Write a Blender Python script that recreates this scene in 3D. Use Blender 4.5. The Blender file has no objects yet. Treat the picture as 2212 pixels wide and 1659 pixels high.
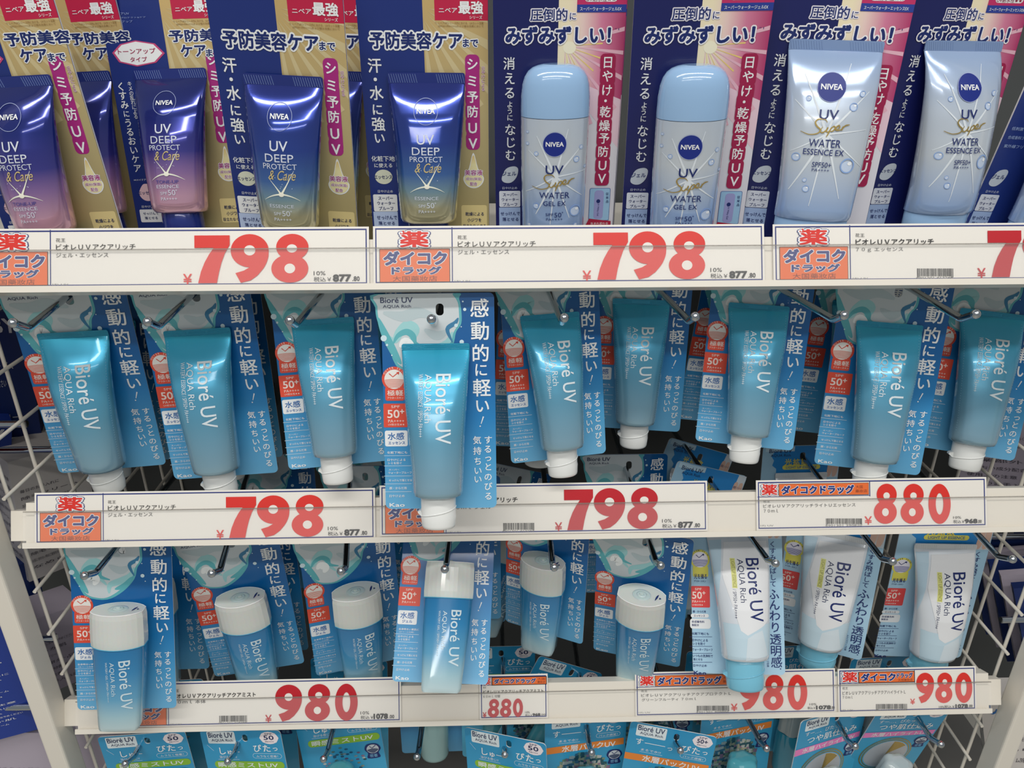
import bpy, math, random
from mathutils import Vector, Matrix, Euler
random.seed(4)
PI = math.pi
scene = bpy.context.scene
COL = scene.collection

# ------------------------------------------------------------------ camera, light, exposure
cam_data = bpy.data.cameras.new('camera')
cam_data.sensor_width = 36
cam_data.lens = 1617.06 * 36 / 2212
cam_data.clip_start = 0.01
cam = bpy.data.objects.new('camera', cam_data)
COL.objects.link(cam)
cam.location = (-0.0455, -0.5396, 0.0)
cam.rotation_euler = (PI / 2 - 0.4249, 0, -0.0279)
scene.camera = cam

scene.view_settings.view_transform = 'Standard'
scene.view_settings.look = 'None'
scene.view_settings.gamma = 1
scene.view_settings.use_curve_mapping = False
scene.view_settings.exposure = 0.0

world = bpy.data.worlds.new('shop_air')
scene.world = world
world.use_nodes = True
world.node_tree.nodes['Background'].inputs[0].default_value = (0.93, 0.97, 1.0, 1)
world.node_tree.nodes['Background'].inputs[1].default_value = 0.28

def area(name, loc, sx, sy, power, rot=(0, 0, 0), col=(1, 0.97, 0.92)):
    d = bpy.data.lights.new(name, 'AREA')
    d.shape = 'RECTANGLE'; d.size = sx; d.size_y = sy; d.energy = power; d.color = col
    o = bpy.data.objects.new(name, d); COL.objects.link(o)
    o.location = loc; o.rotation_euler = rot
    return o
# fluorescent battens on the shop ceiling, running along and over the aisle
area('ceiling_batten', (-0.1, -0.75, 1.35), 2.6, 0.12, 21)
area('ceiling_batten', (0.1, -1.65, 1.35), 2.6, 0.12, 22)
area('ceiling_batten', (-0.6, -2.6, 1.35), 2.6, 0.12, 15)
# ------------------------------------------------------------------ small maths
def persp(h):
    def f(x, y):
        w = h[6] * x + h[7] * y + 1
        return (h[0] * x + h[1] * y + h[2]) / w, (h[3] * x + h[4] * y + h[5]) / w
    return f
def ruler(h, ox, oy, s, dx=0, dy=0):
    """drawing units (the scale the print was measured in) to millimetres on the card"""
    p = persp(h)
    def f(x, y):
        a, b = p(ox + x / s, oy + y / s)
        return a + dx, b + dy
    return f
HB = [0.3410421, -0.006275234, -318.2525, -0.003792294, -0.3391202, 218.2308, -3.315444e-06, -4.251064e-05]
HG = [0.5196648, 0.03295622, -542.8006, 0.02724352, -0.5207258, 534.1657, -6.177565e-05, 0.0002126119]
HL = [0.4967022, -0.01123411, -776.5566, 0.0009192417, -0.5050731, 542.6896, 6.417289e-05, 3.3738e-05]
HL9 = [0.345191, 0.08220941, -800.3276, 0.007010032, -0.4051487, 435.4212, 2.264493e-05, -0.000204136]
HK = [0.313552, -0.01299683, -285.7341, 0.002682442, -0.2765178, -15.83669, -1.502211e-05, -0.0002442401]
HT = [0.3467534, -0.05392627, -118.8497, -0.0100613, -0.302579, -9.712238, 2.335684e-05, -0.0001828502]
HN = [0.3077204, 0.007687095, -372.2445, -0.001255794, -0.2697417, -12.39368, -1.538381e-05, -0.0002671177]
HE = [0.3499531, 0.06646971, -637.7939, 0.006575599, -0.3226235, -30.22681, 0.0001011776, -0.0002469009]

# ------------------------------------------------------------------ materials
def lin(c):
    if isinstance(c, str):
        c = [int(c[i:i + 2], 16) / 255 for i in (0, 2, 4)]
        c = [v / 12.92 if v <= 0.04045 else ((v + 0.055) / 1.055) ** 2.4 for v in c]
    return (c[0], c[1], c[2], 1)
MATS = {}
def mat(name, col, rough=0.5, metal=0.0, coat=0.0, alpha=1.0, trans=0.0, ior=1.45, grad=None, axis='Y', emit=0, spec=None, noise=None, sub=0):
    """grad: list of (card coordinate in mm, colour) along the printed card"""
    if name in MATS: return MATS[name]
    m = bpy.data.materials.new(name); m.use_nodes = True
    nt = m.node_tree; b = nt.nodes['Principled BSDF']
    b.inputs['Roughness'].default_value = rough
    b.inputs['Metallic'].default_value = metal
    b.inputs['Coat Weight'].default_value = coat
    b.inputs['Coat Roughness'].default_value = 0.06
    b.inputs['Alpha'].default_value = alpha
    b.inputs['Transmission Weight'].default_value = trans
    b.inputs['IOR'].default_value = ior
    if sub:
        b.inputs['Subsurface Weight'].default_value = sub
        b.inputs['Subsurface Scale'].default_value = 0.01
    if spec is not None: b.inputs['Specular IOR Level'].default_value = spec
    src = None
    if grad:
        uv = nt.nodes.new('ShaderNodeUVMap'); uv.uv_map = 'UVMap'
        sp = nt.nodes.new('ShaderNodeSeparateXYZ'); nt.links.new(uv.outputs[0], sp.inputs[0])
        lo, hi = grad[0][0], grad[-1][0]
        mr = nt.nodes.new('ShaderNodeMapRange')
        mr.inputs[1].default_value = lo / 100; mr.inputs[2].default_value = hi / 100
        nt.links.new(sp.outputs[axis], mr.inputs[0])
        cr = nt.nodes.new('ShaderNodeValToRGB'); nt.links.new(mr.outputs[0], cr.inputs[0])
        el = cr.color_ramp.elements
        while len(el) < len(grad): el.new(0.5)
        for e, (v, c) in zip(el, grad):
            e.position = (v - lo) / (hi - lo); e.color = lin(c)
        src = cr.outputs[0]
        nt.links.new(src, b.inputs['Base Color'])
    else:
        b.inputs['Base Color'].default_value = lin(col)
    if noise:
        tc = nt.nodes.new('ShaderNodeTexCoord'); nz = nt.nodes.new('ShaderNodeTexNoise')
        nz.inputs['Scale'].default_value = noise[0]; nz.inputs['Detail'].default_value = 4
        nt.links.new(tc.outputs['Object'], nz.inputs['Vector'])
        bp = nt.nodes.new('ShaderNodeBump'); bp.inputs['Strength'].default_value = noise[1]; bp.inputs['Distance'].default_value = noise[2]
        nt.links.new(nz.outputs[0], bp.inputs['Height']); nt.links.new(bp.outputs[0], b.inputs['Normal'])
    if emit:
        b.inputs['Emission Color'].default_value = lin(col); b.inputs['Emission Strength'].default_value = emit
    MATS[name] = m
    return m
def ink(c, rough=0.4):
    return mat('ink_' + c, c, rough)

white_paint = mat('cream_white_painted_steel', 'ece6da', 0.35, coat=0.2)
chrome = mat('chrome', 'b9bfc4', 0.07, 1.0)
black_steel = mat('black_steel', '1a1c20', 0.3, 0.6)
clear_cover = mat('clear_plastic_cover', 'ffffff', 0.12, alpha=0.055, spec=0.3)
cover_edge = mat('clear_plastic_edge', '8f8a82', 0.2, alpha=0.45)
tag_white = mat('price_tag_paper', 'f1ede5', 0.42, coat=0.25)
card_back = mat('card_paper', 'e6e8ea', 0.5)
back_grey = mat('dark_back_panel', '4a4d4e', 0.6, noise=(30, 0.2, 0.002))
blue_card = mat('blue_printed_card', '0f66ab', 0.36, coat=0.22, grad=[(-166, '6db3dc'), (-130, '4a9ed0'), (-95, '1f7fbe'), (-60, '0561a4'), (0, '005595')])
light_card = mat('pale_blue_printed_card', 'a9cfe6', 0.32, coat=0.35, grad=[(-166, 'b4d8ee'), (0, '9cc6e0')])
sky_card = mat('sky_blue_printed_card', '35a3d3', 0.34, coat=0.25, grad=[(-140, '4fb4da'), (0, '2591c2')])
navy_card = mat('navy_printed_card', '1b3079', 0.3, coat=0.3)
dark_navy_card = mat('dark_navy_printed_card', '151c5c', 0.3, coat=0.3)
gold_print = mat('gold_print', 'c9b67c', 0.38, 0.25, grad=[(-180, 'b5a878'), (-90, 'c2b282'), (0, 'd6b678')])
pink_rays = mat('pink_white_print', 'd07aa0', 0.35, grad=[(6, 'f2e6c4'), (16, 'ecd0c8'), (29, 'd4809f'), (45, 'b23e6e')], axis='X')
pale_print = mat('pale_print', 'dddce4', 0.35)
blue_tube = mat('teal_blue_tube', '2d86b4', 0.26, 0.35, coat=0.6, grad=[(-160, '9dbccb'), (-140, '8ab3c8'), (-105, '66a9c8'), (-75, '52aed4'), (-50, '3cb2da'), (-38, '25b2d2')])  # teal print gradient; upper stops lightened so the colour carries a cyan sheen
gel_body = mat('teal_gel_bottle', '2d86b4', 0.22, 0.0, coat=1.0, grad=[(-175, 'c9dadb'), (-158, 'a3c8d4'), (-140, '5fa5cb'), (-115, '2a86bd'), (-90, '0f74ae'), (-60, '1176ae')])
cap_white = mat('white_plastic_cap', 'eef0ee', 0.25, coat=0.5)
milky_cap = mat('milky_translucent_cap', 'dfe3df', 0.22, coat=0.6, sub=0.35, alpha=0.93)
cap_blue = mat('pale_blue_plastic_cap', '7cc4de', 0.25, coat=0.6)
light_tube = mat('white_tube', 'dfe6ee', 0.25, 0.1, coat=0.9)
navy_tube = mat('navy_gold_tube', '1a2f9a', 0.16, 0.6, coat=1.0, grad=[(-178, 'd6cfa4'), (-150, 'd0cca6'), (-138, '8db0bf'), (-126, '4a76bb'), (-105, '2a479f'), (-60, '232f86'), (-40, '3446a0')])
pink_tube = mat('navy_pink_tube', '1a2f9a', 0.16, 0.5, coat=1.0, grad=[(-178, 'e6bccb'), (-150, 'ddacc4'), (-133, '9f7ab4'), (-118, '42409a'), (-95, '1c2c86'), (-60, '18246f'), (-40, '18246f')])
navy_plastic = mat('navy_plastic', '1d2f80', 0.2, 0.2, coat=0.8)
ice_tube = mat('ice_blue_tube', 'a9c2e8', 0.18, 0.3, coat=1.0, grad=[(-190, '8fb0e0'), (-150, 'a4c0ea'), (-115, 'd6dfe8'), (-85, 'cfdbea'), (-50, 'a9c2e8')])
ice_cap = mat('ice_blue_plastic', '9cc2ea', 0.16, coat=1.0)
film = mat('clear_blister_film', 'ffffff', 0.08, alpha=0.10, spec=0.8)
aqua_clear = mat('clear_aqua_plastic', '59b7c8', 0.1, alpha=0.75, coat=1.0)
mist_body = mat('pale_aqua_bottle', 'a6cfd0', 0.2, coat=0.8, alpha=0.92)
gold_ink = mat('gold_foil_ink', 'c2a760', 0.25, 0.7)
silver_ink = mat('silver_ink', 'c9ccd2', 0.3, 0.4)
holo = {c: mat('holographic_foil_' + c, c, 0.22, 0.75) for c in ('8fb0a0', '5a8fb0', 'b08fb0', 'c8c8b0', '3f6f80', 'd8e0e0')}

# ------------------------------------------------------------------ glyphs and outlines
_font_curve = bpy.data.curves.new('lettering', 'FONT')
_font_obj = bpy.data.objects.new('lettering', _font_curve)
_cache = {}; _copies = {}
def glyph(s, off=0.0, res=2, shear=0.0, space=1.0):
    """letter outlines; off thickens the strokes by laying shifted copies over each other"""
    k = (s, off, res, shear, space)
    if off > 0.004 and k not in _cache:
        vs, fs, bb = glyph(s, 0.0, res, shear, space); V = []; Fc = []
        n = 4 if off < .03 else (8 if off < .07 else 12)
        radii = [off] if off < .06 else [off, off * .5]
        for r in radii:
            for i in range(n):
                a = 2 * PI * (i + .5) / n; o = len(V)
                V += [(x + r * math.cos(a), y + r * math.sin(a)) for x, y in vs]
                Fc += [tuple(q + o for q in f) for f in fs]
        o = len(V); V += vs; Fc += [tuple(q + o for q in f) for f in fs]
        _cache[k] = (V, Fc, bb); _copies[k] = n * len(radii) + 1
    elif off <= 0.004: off = 0.0; k = (s, off, res, shear, space)
    if k not in _cache:
        c = _font_curve
        c.body = s; c.offset = 0; c.resolution_u = res; c.shear = shear; c.space_character = space
        m = bpy.data.meshes.new_from_object(_font_obj)
        vs = [(v.co.x, v.co.y) for v in m.vertices]
        fs = [tuple(p.vertices) for p in m.polygons]
        bpy.data.meshes.remove(m)
        if not vs: vs = [(0, 0)]
        xs = [v[0] for v in vs]; ys = [v[1] for v in vs]
        _cache[k] = (vs, fs, (min(xs), min(ys), max(xs), max(ys)))
    return _cache[k]
def filled(loops, extrude=0.0):
    """triangulated region between closed 2D loops"""
    cv = bpy.data.curves.new('outline', 'CURVE'); cv.dimensions = '2D'; cv.fill_mode = 'BOTH' if extrude else 'FRONT'; cv.extrude = extrude
    for L in loops:
        s = cv.splines.new('POLY'); s.points.add(len(L) - 1)
        for p, q in zip(s.points, L): p.co = (q[0], q[1], 0, 1)
        s.use_cyclic_u = True
    o = bpy.data.objects.new('outline', cv)
    m = bpy.data.meshes.new_from_object(o)
    vs = [tuple(v.co) for v in m.vertices]; fs = [tuple(p.vertices) for p in m.polygons]
    bpy.data.meshes.remove(m); bpy.data.objects.remove(o); bpy.data.curves.remove(cv)
    return vs, fs
def smooth(pts, n=5, closed=True):
    out = []; N = len(pts)
    for i in range(N if closed else N - 1):
        p0, p1, p2, p3 = [pts[(i + k) % N] if closed else pts[max(0, min(N - 1, i + k))] for k in (-1, 0, 1, 2)]
        for j in range(n):
            t = j / n
            out.append(tuple(0.5 * (2 * b + (c - a) * t + (2 * a - 5 * b + 4 * c - d) * t * t + (3 * b - a - 3 * c + d) * t ** 3) for a, b, c, d in zip(p0, p1, p2, p3)))
    if not closed: out.append(tuple(pts[-1]))
    return out
def rr(x0, y0, x1, y1, r, n=4):
    x0, x1 = min(x0, x1), max(x0, x1); y0, y1 = min(y0, y1), max(y0, y1)
    r = min(r, (x1 - x0) / 2, (y1 - y0) / 2); out = []
    for cx, cy, a in ((x1 - r, y1 - r, 0), (x0 + r, y1 - r, 90), (x0 + r, y0 + r, 180), (x1 - r, y0 + r, 270)):
        for i in range(n + 1):
            t = math.radians(a + 90 * i / n); out.append((cx + r * math.cos(t), cy + r * math.sin(t)))
    return out
def ell(cx, cy, rx, ry, n=28, shear=0):
    return [(cx + rx * math.cos(2 * PI * i / n) + shear * ry * math.sin(2 * PI * i / n), cy + ry * math.sin(2 * PI * i / n)) for i in range(n)]

LS = 0.08      # mm between printed layers
class Build:
    """collects faces in metres; flat print is laid on through self.F(x mm, y mm, lift mm)"""
    def __init__(s, F=None):
        s.v = []; s.f = []; s.m = []; s.uv = []; s.mats = []; s.sm = []; s.curved = False; s.n = 0
        s.F = F or (lambda x, y, l: (x / 1000, -l / 1000, y / 1000))
    def mi(s, m):
        if m not in s.mats: s.mats.append(m)
        return s.mats.index(m)
    def raw(s, vs, fs, m, uvs=None, sm=False):
        o = len(s.v); s.v += [tuple(v) for v in vs]
        s.uv += uvs if uvs else [(v[0] * 10, v[2] * 10) for v in vs]
        i = s.mi(m)
        for f in fs: s.f.append(tuple(o + k for k in f)); s.m.append(i); s.sm.append(sm)
    def flat(s, pts, fs, m, lift, copies=1):
        if copies > 1:      # thickened lettering: every copy gets its own hair of height
            nv, nf = len(pts) // copies, len(fs) // copies
            for k in range(copies): s.flat(pts[k * nv:(k + 1) * nv], [tuple(i - k * nv for i in f) for f in fs[k * nf:(k + 1) * nf]], m, lift)
            return
        s.n += 1; lift += 0.002 * (s.n % 36)
        if s.curved:
            P = [tuple(p[:2]) for p in pts]; st = []; out = []; mid = {}
            for f in fs:
                for i in range(1, len(f) - 1): st.append((f[0], f[i], f[i + 1]))
            while st:
                a, b, c = st.pop(); e = [(abs(P[a][0] - P[b][0]) + .6 * abs(P[a][1] - P[b][1]), a, b, c), (abs(P[b][0] - P[c][0]) + .6 * abs(P[b][1] - P[c][1]), b, c, a), (abs(P[c][0] - P[a][0]) + .6 * abs(P[c][1] - P[a][1]), c, a, b)]
                d, i, j, k = max(e)
                if d > 1.8:
                    key = (min(i, j), max(i, j))
                    if key not in mid: mid[key] = len(P); P.append(((P[i][0] + P[j][0]) / 2, (P[i][1] + P[j][1]) / 2))
                    q = mid[key]; st += [(i, q, k), (q, j, k)]
                else: out.append((a, b, c))
            pts, fs = P, out
        s.raw([s.F(p[0], p[1], lift) for p in pts], fs, m, [(p[0] / 100, p[1] / 100) for p in pts])
    def region(s, loops, m, L=1):
        vs, fs = filled(loops); s.flat(vs, fs, m, L * LS)
    def poly(s, pts, m, L=1): s.region([pts], m, L)
    def rect(s, x0, y0, x1, y1, m, L=1): s.flat([(x0, y0), (x1, y0), (x1, y1), (x0, y1)], [(0, 1, 2, 3)], m, L * LS)
    def strip(s, pts, w, m, L=1):
        vs = []; n = len(pts)
        for i, p in enumerate(pts):
            a = pts[max(0, i - 1)]; b = pts[min(n - 1, i + 1)]
            dx, dy = b[0] - a[0], b[1] - a[1]; d = math.hypot(dx, dy) or 1
            ww = (w[i] if isinstance(w, (list, tuple)) else w) / 2
            vs += [(p[0] - dy / d * ww, p[1] + dx / d * ww), (p[0] + dy / d * ww, p[1] - dx / d * ww)]
        s.flat(vs, [(2 * i, 2 * i + 1, 2 * i + 3, 2 * i + 2) for i in range(n - 1)], m, L * LS)
    def disc(s, cx, cy, rx, ry, m, L=1, rings=4, n=32, hole=0):
        vs = []; fs = []
        for k in range(rings + 1):
            t = hole + (1 - hole) * k / rings
            vs += ell(cx, cy, max(rx * t, 1e-4), max(ry * t, 1e-4), n)
        for k in range(rings):
            for i in range(n):
                fs.append((k * n + i, k * n + (i + 1) % n, (k + 1) * n + (i + 1) % n, (k + 1) * n + i))
        s.flat(vs, fs, m, L * LS)
    def txt(s, st, x0, y0, x1, y1, m, off=0.0, rot=0, L=5, res=2, shear=0, halo=None, hoff=0.05, space=1.0, col_w=None):
        """lettering fitted to a box in mm; rot=-90 reads downwards"""
        x0, x1 = min(x0, x1), max(x0, x1); y0, y1 = min(y0, y1), max(y0, y1)
        bb = glyph(st, 0.0, res, shear, space)[2]
        def put(o, mm, l):
            vs, fs, _ = glyph(st, o, res, shear, space)
            w = bb[2] - bb[0]; h = bb[3] - bb[1]
            out = []
            for x, y in vs:
                u = (x - bb[0]) / w; v = (y - bb[1]) / max(h, 1e-3)
                if rot == 0: out.append((x0 + u * (x1 - x0), y0 + v * (y1 - y0)))
                elif rot == -90: out.append((x0 + v * (x1 - x0), y1 - u * (y1 - y0)))
                elif rot == 90: out.append((x1 - v * (x1 - x0), y0 + u * (y1 - y0)))
            s.flat(out, fs, mm, l * LS, _copies.get((st, o, res, shear, space), 1))
        if halo: put(off + hoff, halo, L - 1)
        put(off, m, L)
    def ch(s, c, cx, cy, size, m, off=0.0, L=5, halo=None, hoff=0.05, shear=0, ang=0, sx=1.0, res=2):
        """one character centred on its em square"""
        ex = 0.5
        if ord(c[0]) < 0x2000:
            b = glyph(c, 0, res)[2]; ex = (b[0] + b[2]) / 2
        def put(o, mm, l):
            vs, fs, _ = glyph(c, o, res, shear)
            ca, sa = math.cos(ang), math.sin(ang)
            P = [((x - ex) * size * sx, (y - 0.37) * size) for x, y in vs]
            s.flat([(cx + x * ca - y * sa, cy + x * sa + y * ca) for x, y in P], fs, mm, l * LS, _copies.get((c, o, res, shear, 1.0), 1))
        if halo: put(off + hoff, halo, L - 1)
        put(off, m, L)
    def box(s, x0, x1, y0, y1, z0, z1, m):
        P = [(x, y, z) for x in (x0, x1) for y in (y0, y1) for z in (z0, z1)]
        s.raw(P, [(0, 1, 3, 2), (4, 6, 7, 5), (0, 4, 5, 1), (2, 3, 7, 6), (0, 2, 6, 4), (1, 5, 7, 3)], m)
    def loft(s, rings, m, cap0=True, cap1=True, sm=True):
        n = len(rings[0]); vs = [p for r in rings for p in r]; fs = []
        for k in range(len(rings) - 1):
            for i in range(n):
                fs.append((k * n + i, k * n + (i + 1) % n, (k + 1) * n + (i + 1) % n, (k + 1) * n + i))
        s.raw(vs, fs, m, sm=sm)
        if cap0: s.raw(rings[0], [tuple(range(n))[::-1]], m)
        if cap1: s.raw(rings[-1], [tuple(range(n))], m)
    def tube(s, pts, r, m, n=10, caps=True):
        rings = []; up0 = None
        for i, p in enumerate(pts):
            a = Vector(pts[max(0, i - 1)]); b = Vector(pts[min(len(pts) - 1, i + 1)]); d = (b - a).normalized()
            up = Vector((0, 0, 1)) if abs(d.z) < 0.9 else Vector((1, 0, 0))
            u = d.cross(up).normalized(); w = d.cross(u)
            rad = r[i] if isinstance(r, (list, tuple)) else r
            rings.append([tuple(Vector(p) + (u * math.cos(2 * PI * k / n) + w * math.sin(2 * PI * k / n)) * rad) for k in range(n)])
        s.loft(rings, m, caps, caps)
    def ball(s, c, r, m, n=16):
        rings = []
        for i in range(1, n // 2 + 1):
            t = PI * i / (n // 2 + 1)
            rings.append([(c[0] + r * math.sin(t) * math.cos(2 * PI * k / n), c[1] + r * math.sin(t) * math.sin(2 * PI * k / n), c[2] + r * math.cos(t)) for k in range(n)])
        s.loft(rings, m)
    def mesh(s, name):
        me = bpy.data.meshes.new(name); me.from_pydata(s.v, [], s.f)
        for m in s.mats: me.materials.append(m)
        me.polygons.foreach_set('material_index', s.m)
        me.polygons.foreach_set('use_smooth', s.sm)
        uv = me.uv_layers.new(name='UVMap')
        li = [0] * len(me.loops); me.loops.foreach_get('vertex_index', li)
        fl = [c for i in li for c in s.uv[i]]
        uv.data.foreach_set('uv', fl)
        return me
    def obj(s, name, parent=None):
        o = bpy.data.objects.new(name, s.mesh(name)); COL.objects.link(o)
        if parent: o.parent = parent
        return o

def thing(name, label, cat, loc=(0, 0, 0), rot=(0, 0, 0), scale=1, group=None):
    o = bpy.data.objects.new(name, None); COL.objects.link(o)
    o.empty_display_size = 0.02
    o.location = loc; o.rotation_euler = rot; o.scale = (scale,) * 3
    o['label'] = label; o['category'] = cat
    if group: o['group'] = group
    return o
def tag(o, label, cat, group=None):
    o['label'] = label; o['category'] = cat
    if group: o['group'] = group
    return o
def dup(o, parent=None):
    c = o.copy(); COL.objects.link(c)
    if parent: c.parent = parent
    for ch in o.children: dup(ch, c)
    return c
def card_slab(b, w, h, m, hole=None, r=4, thick=0.9):
    """real cut-out card: rounded corners and a punched hanging slot; card top edge is y=0"""
    loops = [rr(-w / 2, -h, w / 2, 0, r, 5)]
    if hole: loops.append(rr(*hole, 2.6, 5))
    vs, fs = filled(loops)
    b.raw([(x / 1000, 0, y / 1000) for x, y, _ in vs], fs, m, [(x / 100, y / 100) for x, y, _ in vs])
    b.raw([(x / 1000, thick / 1000, y / 1000) for x, y, _ in vs], [f[::-1] for f in fs], card_back)
    for L in loops:
        n = len(L)
        V = [(x / 1000, 0, y / 1000) for x, y in L] + [(x / 1000, thick / 1000, y / 1000) for x, y in L]
        b.raw(V, [(i, (i + 1) % n, n + (i + 1) % n, n + i) for i in range(n)], card_back)
    return loops[1:] 
HOLE = (-1.5, -17, 4.5, -8)

# ------------------------------------------------------------------ tube bodies
class TubeShape:
    """squeezed tube hanging crimp-up: flat at the seal, oval at the shoulder. Rows: (y mm, centre x, half width, half depth)"""
    def __init__(s, rows, gap=1.2): s.rows = rows; s.gap = gap
    def at(s, y):
        R = s.rows
        if y >= R[0][0]: return R[0][1:]
        for a, b in zip(R, R[1:]):
            if y >= b[0]:
                t = (a[0] - y) / (a[0] - b[0]); return tuple(p + (q - p) * t for p, q in zip(a[1:], b[1:]))
        return R[-1][1:]
    def F(s, x, y, l):
        c, a, d = s.at(y); u = min(1, abs(x - c) / a)
        return (x / 1000, -(s.gap + d + d * (1 - u ** 2.2) ** 0.5 + l + 0.12) / 1000, y / 1000)
    def rings(s, ys, n=40):
        out = []
        for y in ys:
            c, a, d = s.at(y); ring = []
            for k in range(n):
                t = 2 * PI * k / n; ct, st = math.cos(t), math.sin(t)
                x = a * math.copysign(abs(ct) ** 0.92, ct); q = d * math.copysign(abs(st) ** 0.95, st)
                u = min(1, abs(x) / a); q = math.copysign(d * (1 - u ** 2.2) ** 0.5, st) if abs(ct) < 0.999 else 0
                ring.append(((c + x) / 1000, -(s.gap + d + q) / 1000, y / 1000))
            out.append(ring)
        return out
def frange(a, b, n): return [a + (b - a) * i / n for i in range(n + 1)]

def crimp(parent, T, y0, y1, m, style, r=1.6, stripe=None):
    """heat-sealed end: a thin plate with raised ribs"""
    c, a, d = T.at(y1); b = Build(); g = T.gap + 1.0
    L = rr(c - a, y1, c + a, y0, r, 3); L[10:] = [(c - a, y1), (c + a, y1)]
    vs, fs = filled([L]); n = len(L)
    dep = T.gap + d
    b.raw([(x / 1000, -(dep + 0.5) / 1000, y / 1000) for x, y, _ in vs], fs, m, [(x / 100, y / 100) for x, y, _ in vs])
    V = [(x / 1000, -(dep + 0.5) / 1000, y / 1000) for x, y in L] + [(x / 1000, -(dep - 0.5) / 1000, y / 1000) for x, y in L]
    b.raw(V, [(i, (i + 1) % n, n + (i + 1) % n, n + i) for i in range(n)], m)
    if style == 'lines':
        k = 4
        for i in range(k):
            y = y1 + (y0 - y1) * (i + 0.7) / (k + 0.4)
            for xa, xb in ((c - a + 0.4, c - a * 0.32), (c + a * 0.3, c + a - 0.4)) if i in (1, 2) else ((c - a + 0.4, c + a - 0.4),):
                b.tube([(xa / 1000, -(dep + 0.5) / 1000, y / 1000), (xb / 1000, -(dep + 0.5) / 1000, y / 1000)], 0.00035, m, 6)
        b.F = lambda x, y, l: (x / 1000, -(dep + 0.6 + l) / 1000, y / 1000)
        ym = (y0 + y1) / 2
        b.txt('3020535A', c - a * 0.28, ym - 1, c + a * 0.26, ym + 1, m, L=3)
    else:
        k = int(a / 0.85)
        for i in range(k):
            x = c - a + 1.2 + (2 * a - 2.6) * i / (k - 1)
            if abs(x - c) < a * 0.26: continue
            b.tube([((x - 0.5) / 1000, -(dep + 0.5) / 1000, (y0 - 0.9) / 1000), ((x + 0.9) / 1000, -(dep + 0.5) / 1000, (y1 + 0.7) / 1000)], 0.00028, stripe or m, 6)
    return b.obj('crimped_seal', parent)

def flip_cap(parent, T, y0, y1, rx, ry, m, name='flip_cap', lip=True, shift=0):
    c, a, d = T.at(y0); c += shift; dep = T.gap + d
    b = Build(); rings = []
    def ring(y, fx, fy):
        return [((c + rx * fx * math.cos(2 * PI * k / 36)) / 1000, -(dep + ry * fy * math.sin(2 * PI * k / 36)) / 1000, y / 1000) for k in range(36)]
    H = y0 - y1
    for t, f in ((0, 0.93), (0.03, 0.99), (0.1, 1), (0.55, 0.98), (0.62, 1.0), (0.9, 0.96), (0.97, 0.92), (1.0, 0.84)):
        rings.append(ring(y0 - H * t, f, f))
    b.loft(rings, m)
    if lip:
        # parting line sweeping round the cap, and the thumb lip at its left
        pts = []
        for k in range(25):
            t = PI + PI * k / 24 * 1.0
            yy = y0 - H * (0.62 - 0.30 * (k / 24) ** 1.3)
            pts.append(((c + rx * 1.0 * math.cos(t)) / 1000, -(dep - ry * 1.0 * math.sin(t)) / 1000, yy / 1000))
        b.tube(pts, 0.00045, m, 6)
        b.loft([[((c - rx * 0.9) / 1000, -(dep - 4) / 1000, (y0 - H * .62) / 1000), ((c - rx * 0.9) / 1000, -(dep + 4) / 1000, (y0 - H * .62) / 1000), ((c - rx * 0.95) / 1000, -(dep + 4) / 1000, (y0 - H * .42) / 1000), ((c - rx * 0.95) / 1000, -(dep - 4) / 1000, (y0 - H * .42) / 1000)],
                [((c - rx * 1.16) / 1000, -(dep - 2.5) / 1000, (y0 - H * .52) / 1000), ((c - rx * 1.16) / 1000, -(dep + 2.5) / 1000, (y0 - H * .52) / 1000), ((c - rx * 1.14) / 1000, -(dep + 2.5) / 1000, (y0 - H * .46) / 1000), ((c - rx * 1.14) / 1000, -(dep - 2.5) / 1000, (y0 - H * .46) / 1000)]], m, sm=False)
    return b.obj(name, parent)

# ------------------------------------------------------------------ the blue hanging cards
W_ = ink('eef1f2'); NAVY = ink('1b2c6b'); DK = ink('22305a'); RED = ink('e2503a'); BLU = ink('1d66ad')
LINE = ink('cfe3f0'); WARMW = ink('f6e3da')
def badge(b, m3, kind='blue'):
    """round skin badge with arrow over a hatched dome"""
    col = RED if kind == 'blue' else ink('e3dc62')
    cx, cy = m3(185, 715); r = abs(m3(280, 715)[0] - cx)
    b.disc(cx, cy, r, r, col, 2)
    x0, y0 = m3(115, 780); x1, y1 = m3(266, 885)
    b.poly(rr(x0, y0, x1, y1, 1.6), col, 2)
    ri = r * 0.80
    b.disc(cx, cy - r * 0.04, ri, ri, ink('efece6') if kind == 'blue' else ink('e8e6f2'), 3)
    hc = ink('e08a7a') if kind == 'blue' else ink('7d7fb2')
    base = cy - r * 0.04
    for k in range(7):      # dome of fine hatching in the lower half
        yy = base - ri * (0.02 + 0.13 * k)
        pts = []
        for i in range(9):
            u = -1 + i / 4
            hw = math.sqrt(max(0.0, ri * ri - (yy - base) ** 2)) * 0.97
            pts.append((cx + u * hw, yy - abs(u) ** 2 * ri * 0.07))
        b.strip(pts, ri * 0.075, hc, 4)
    ac = ink('d8452f') if kind == 'blue' else NAVY
    b.strip([(cx - ri * .5, cy + ri * .55), (cx - ri * .12, cy + ri * .2), (cx + ri * .42, cy + ri * .62)], ri * 0.09, ac, 5)
    b.poly([(cx + ri * .55, cy + ri * .72), (cx + ri * .50, cy + ri * .40), (cx + ri * .24, cy + ri * .66)], ac, 5)
    for i, c in enumerate('OUTER SKIN'):
        if c == ' ': continue
        a = math.radians(150 - 120 * i / 9)
        b.ch(c, cx + r * .905 * math.cos(a), cy + r * .905 * math.sin(a), r * 0.22, WARMW if kind == 'blue' else NAVY, ang=a - PI / 2, off=.01)

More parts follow.
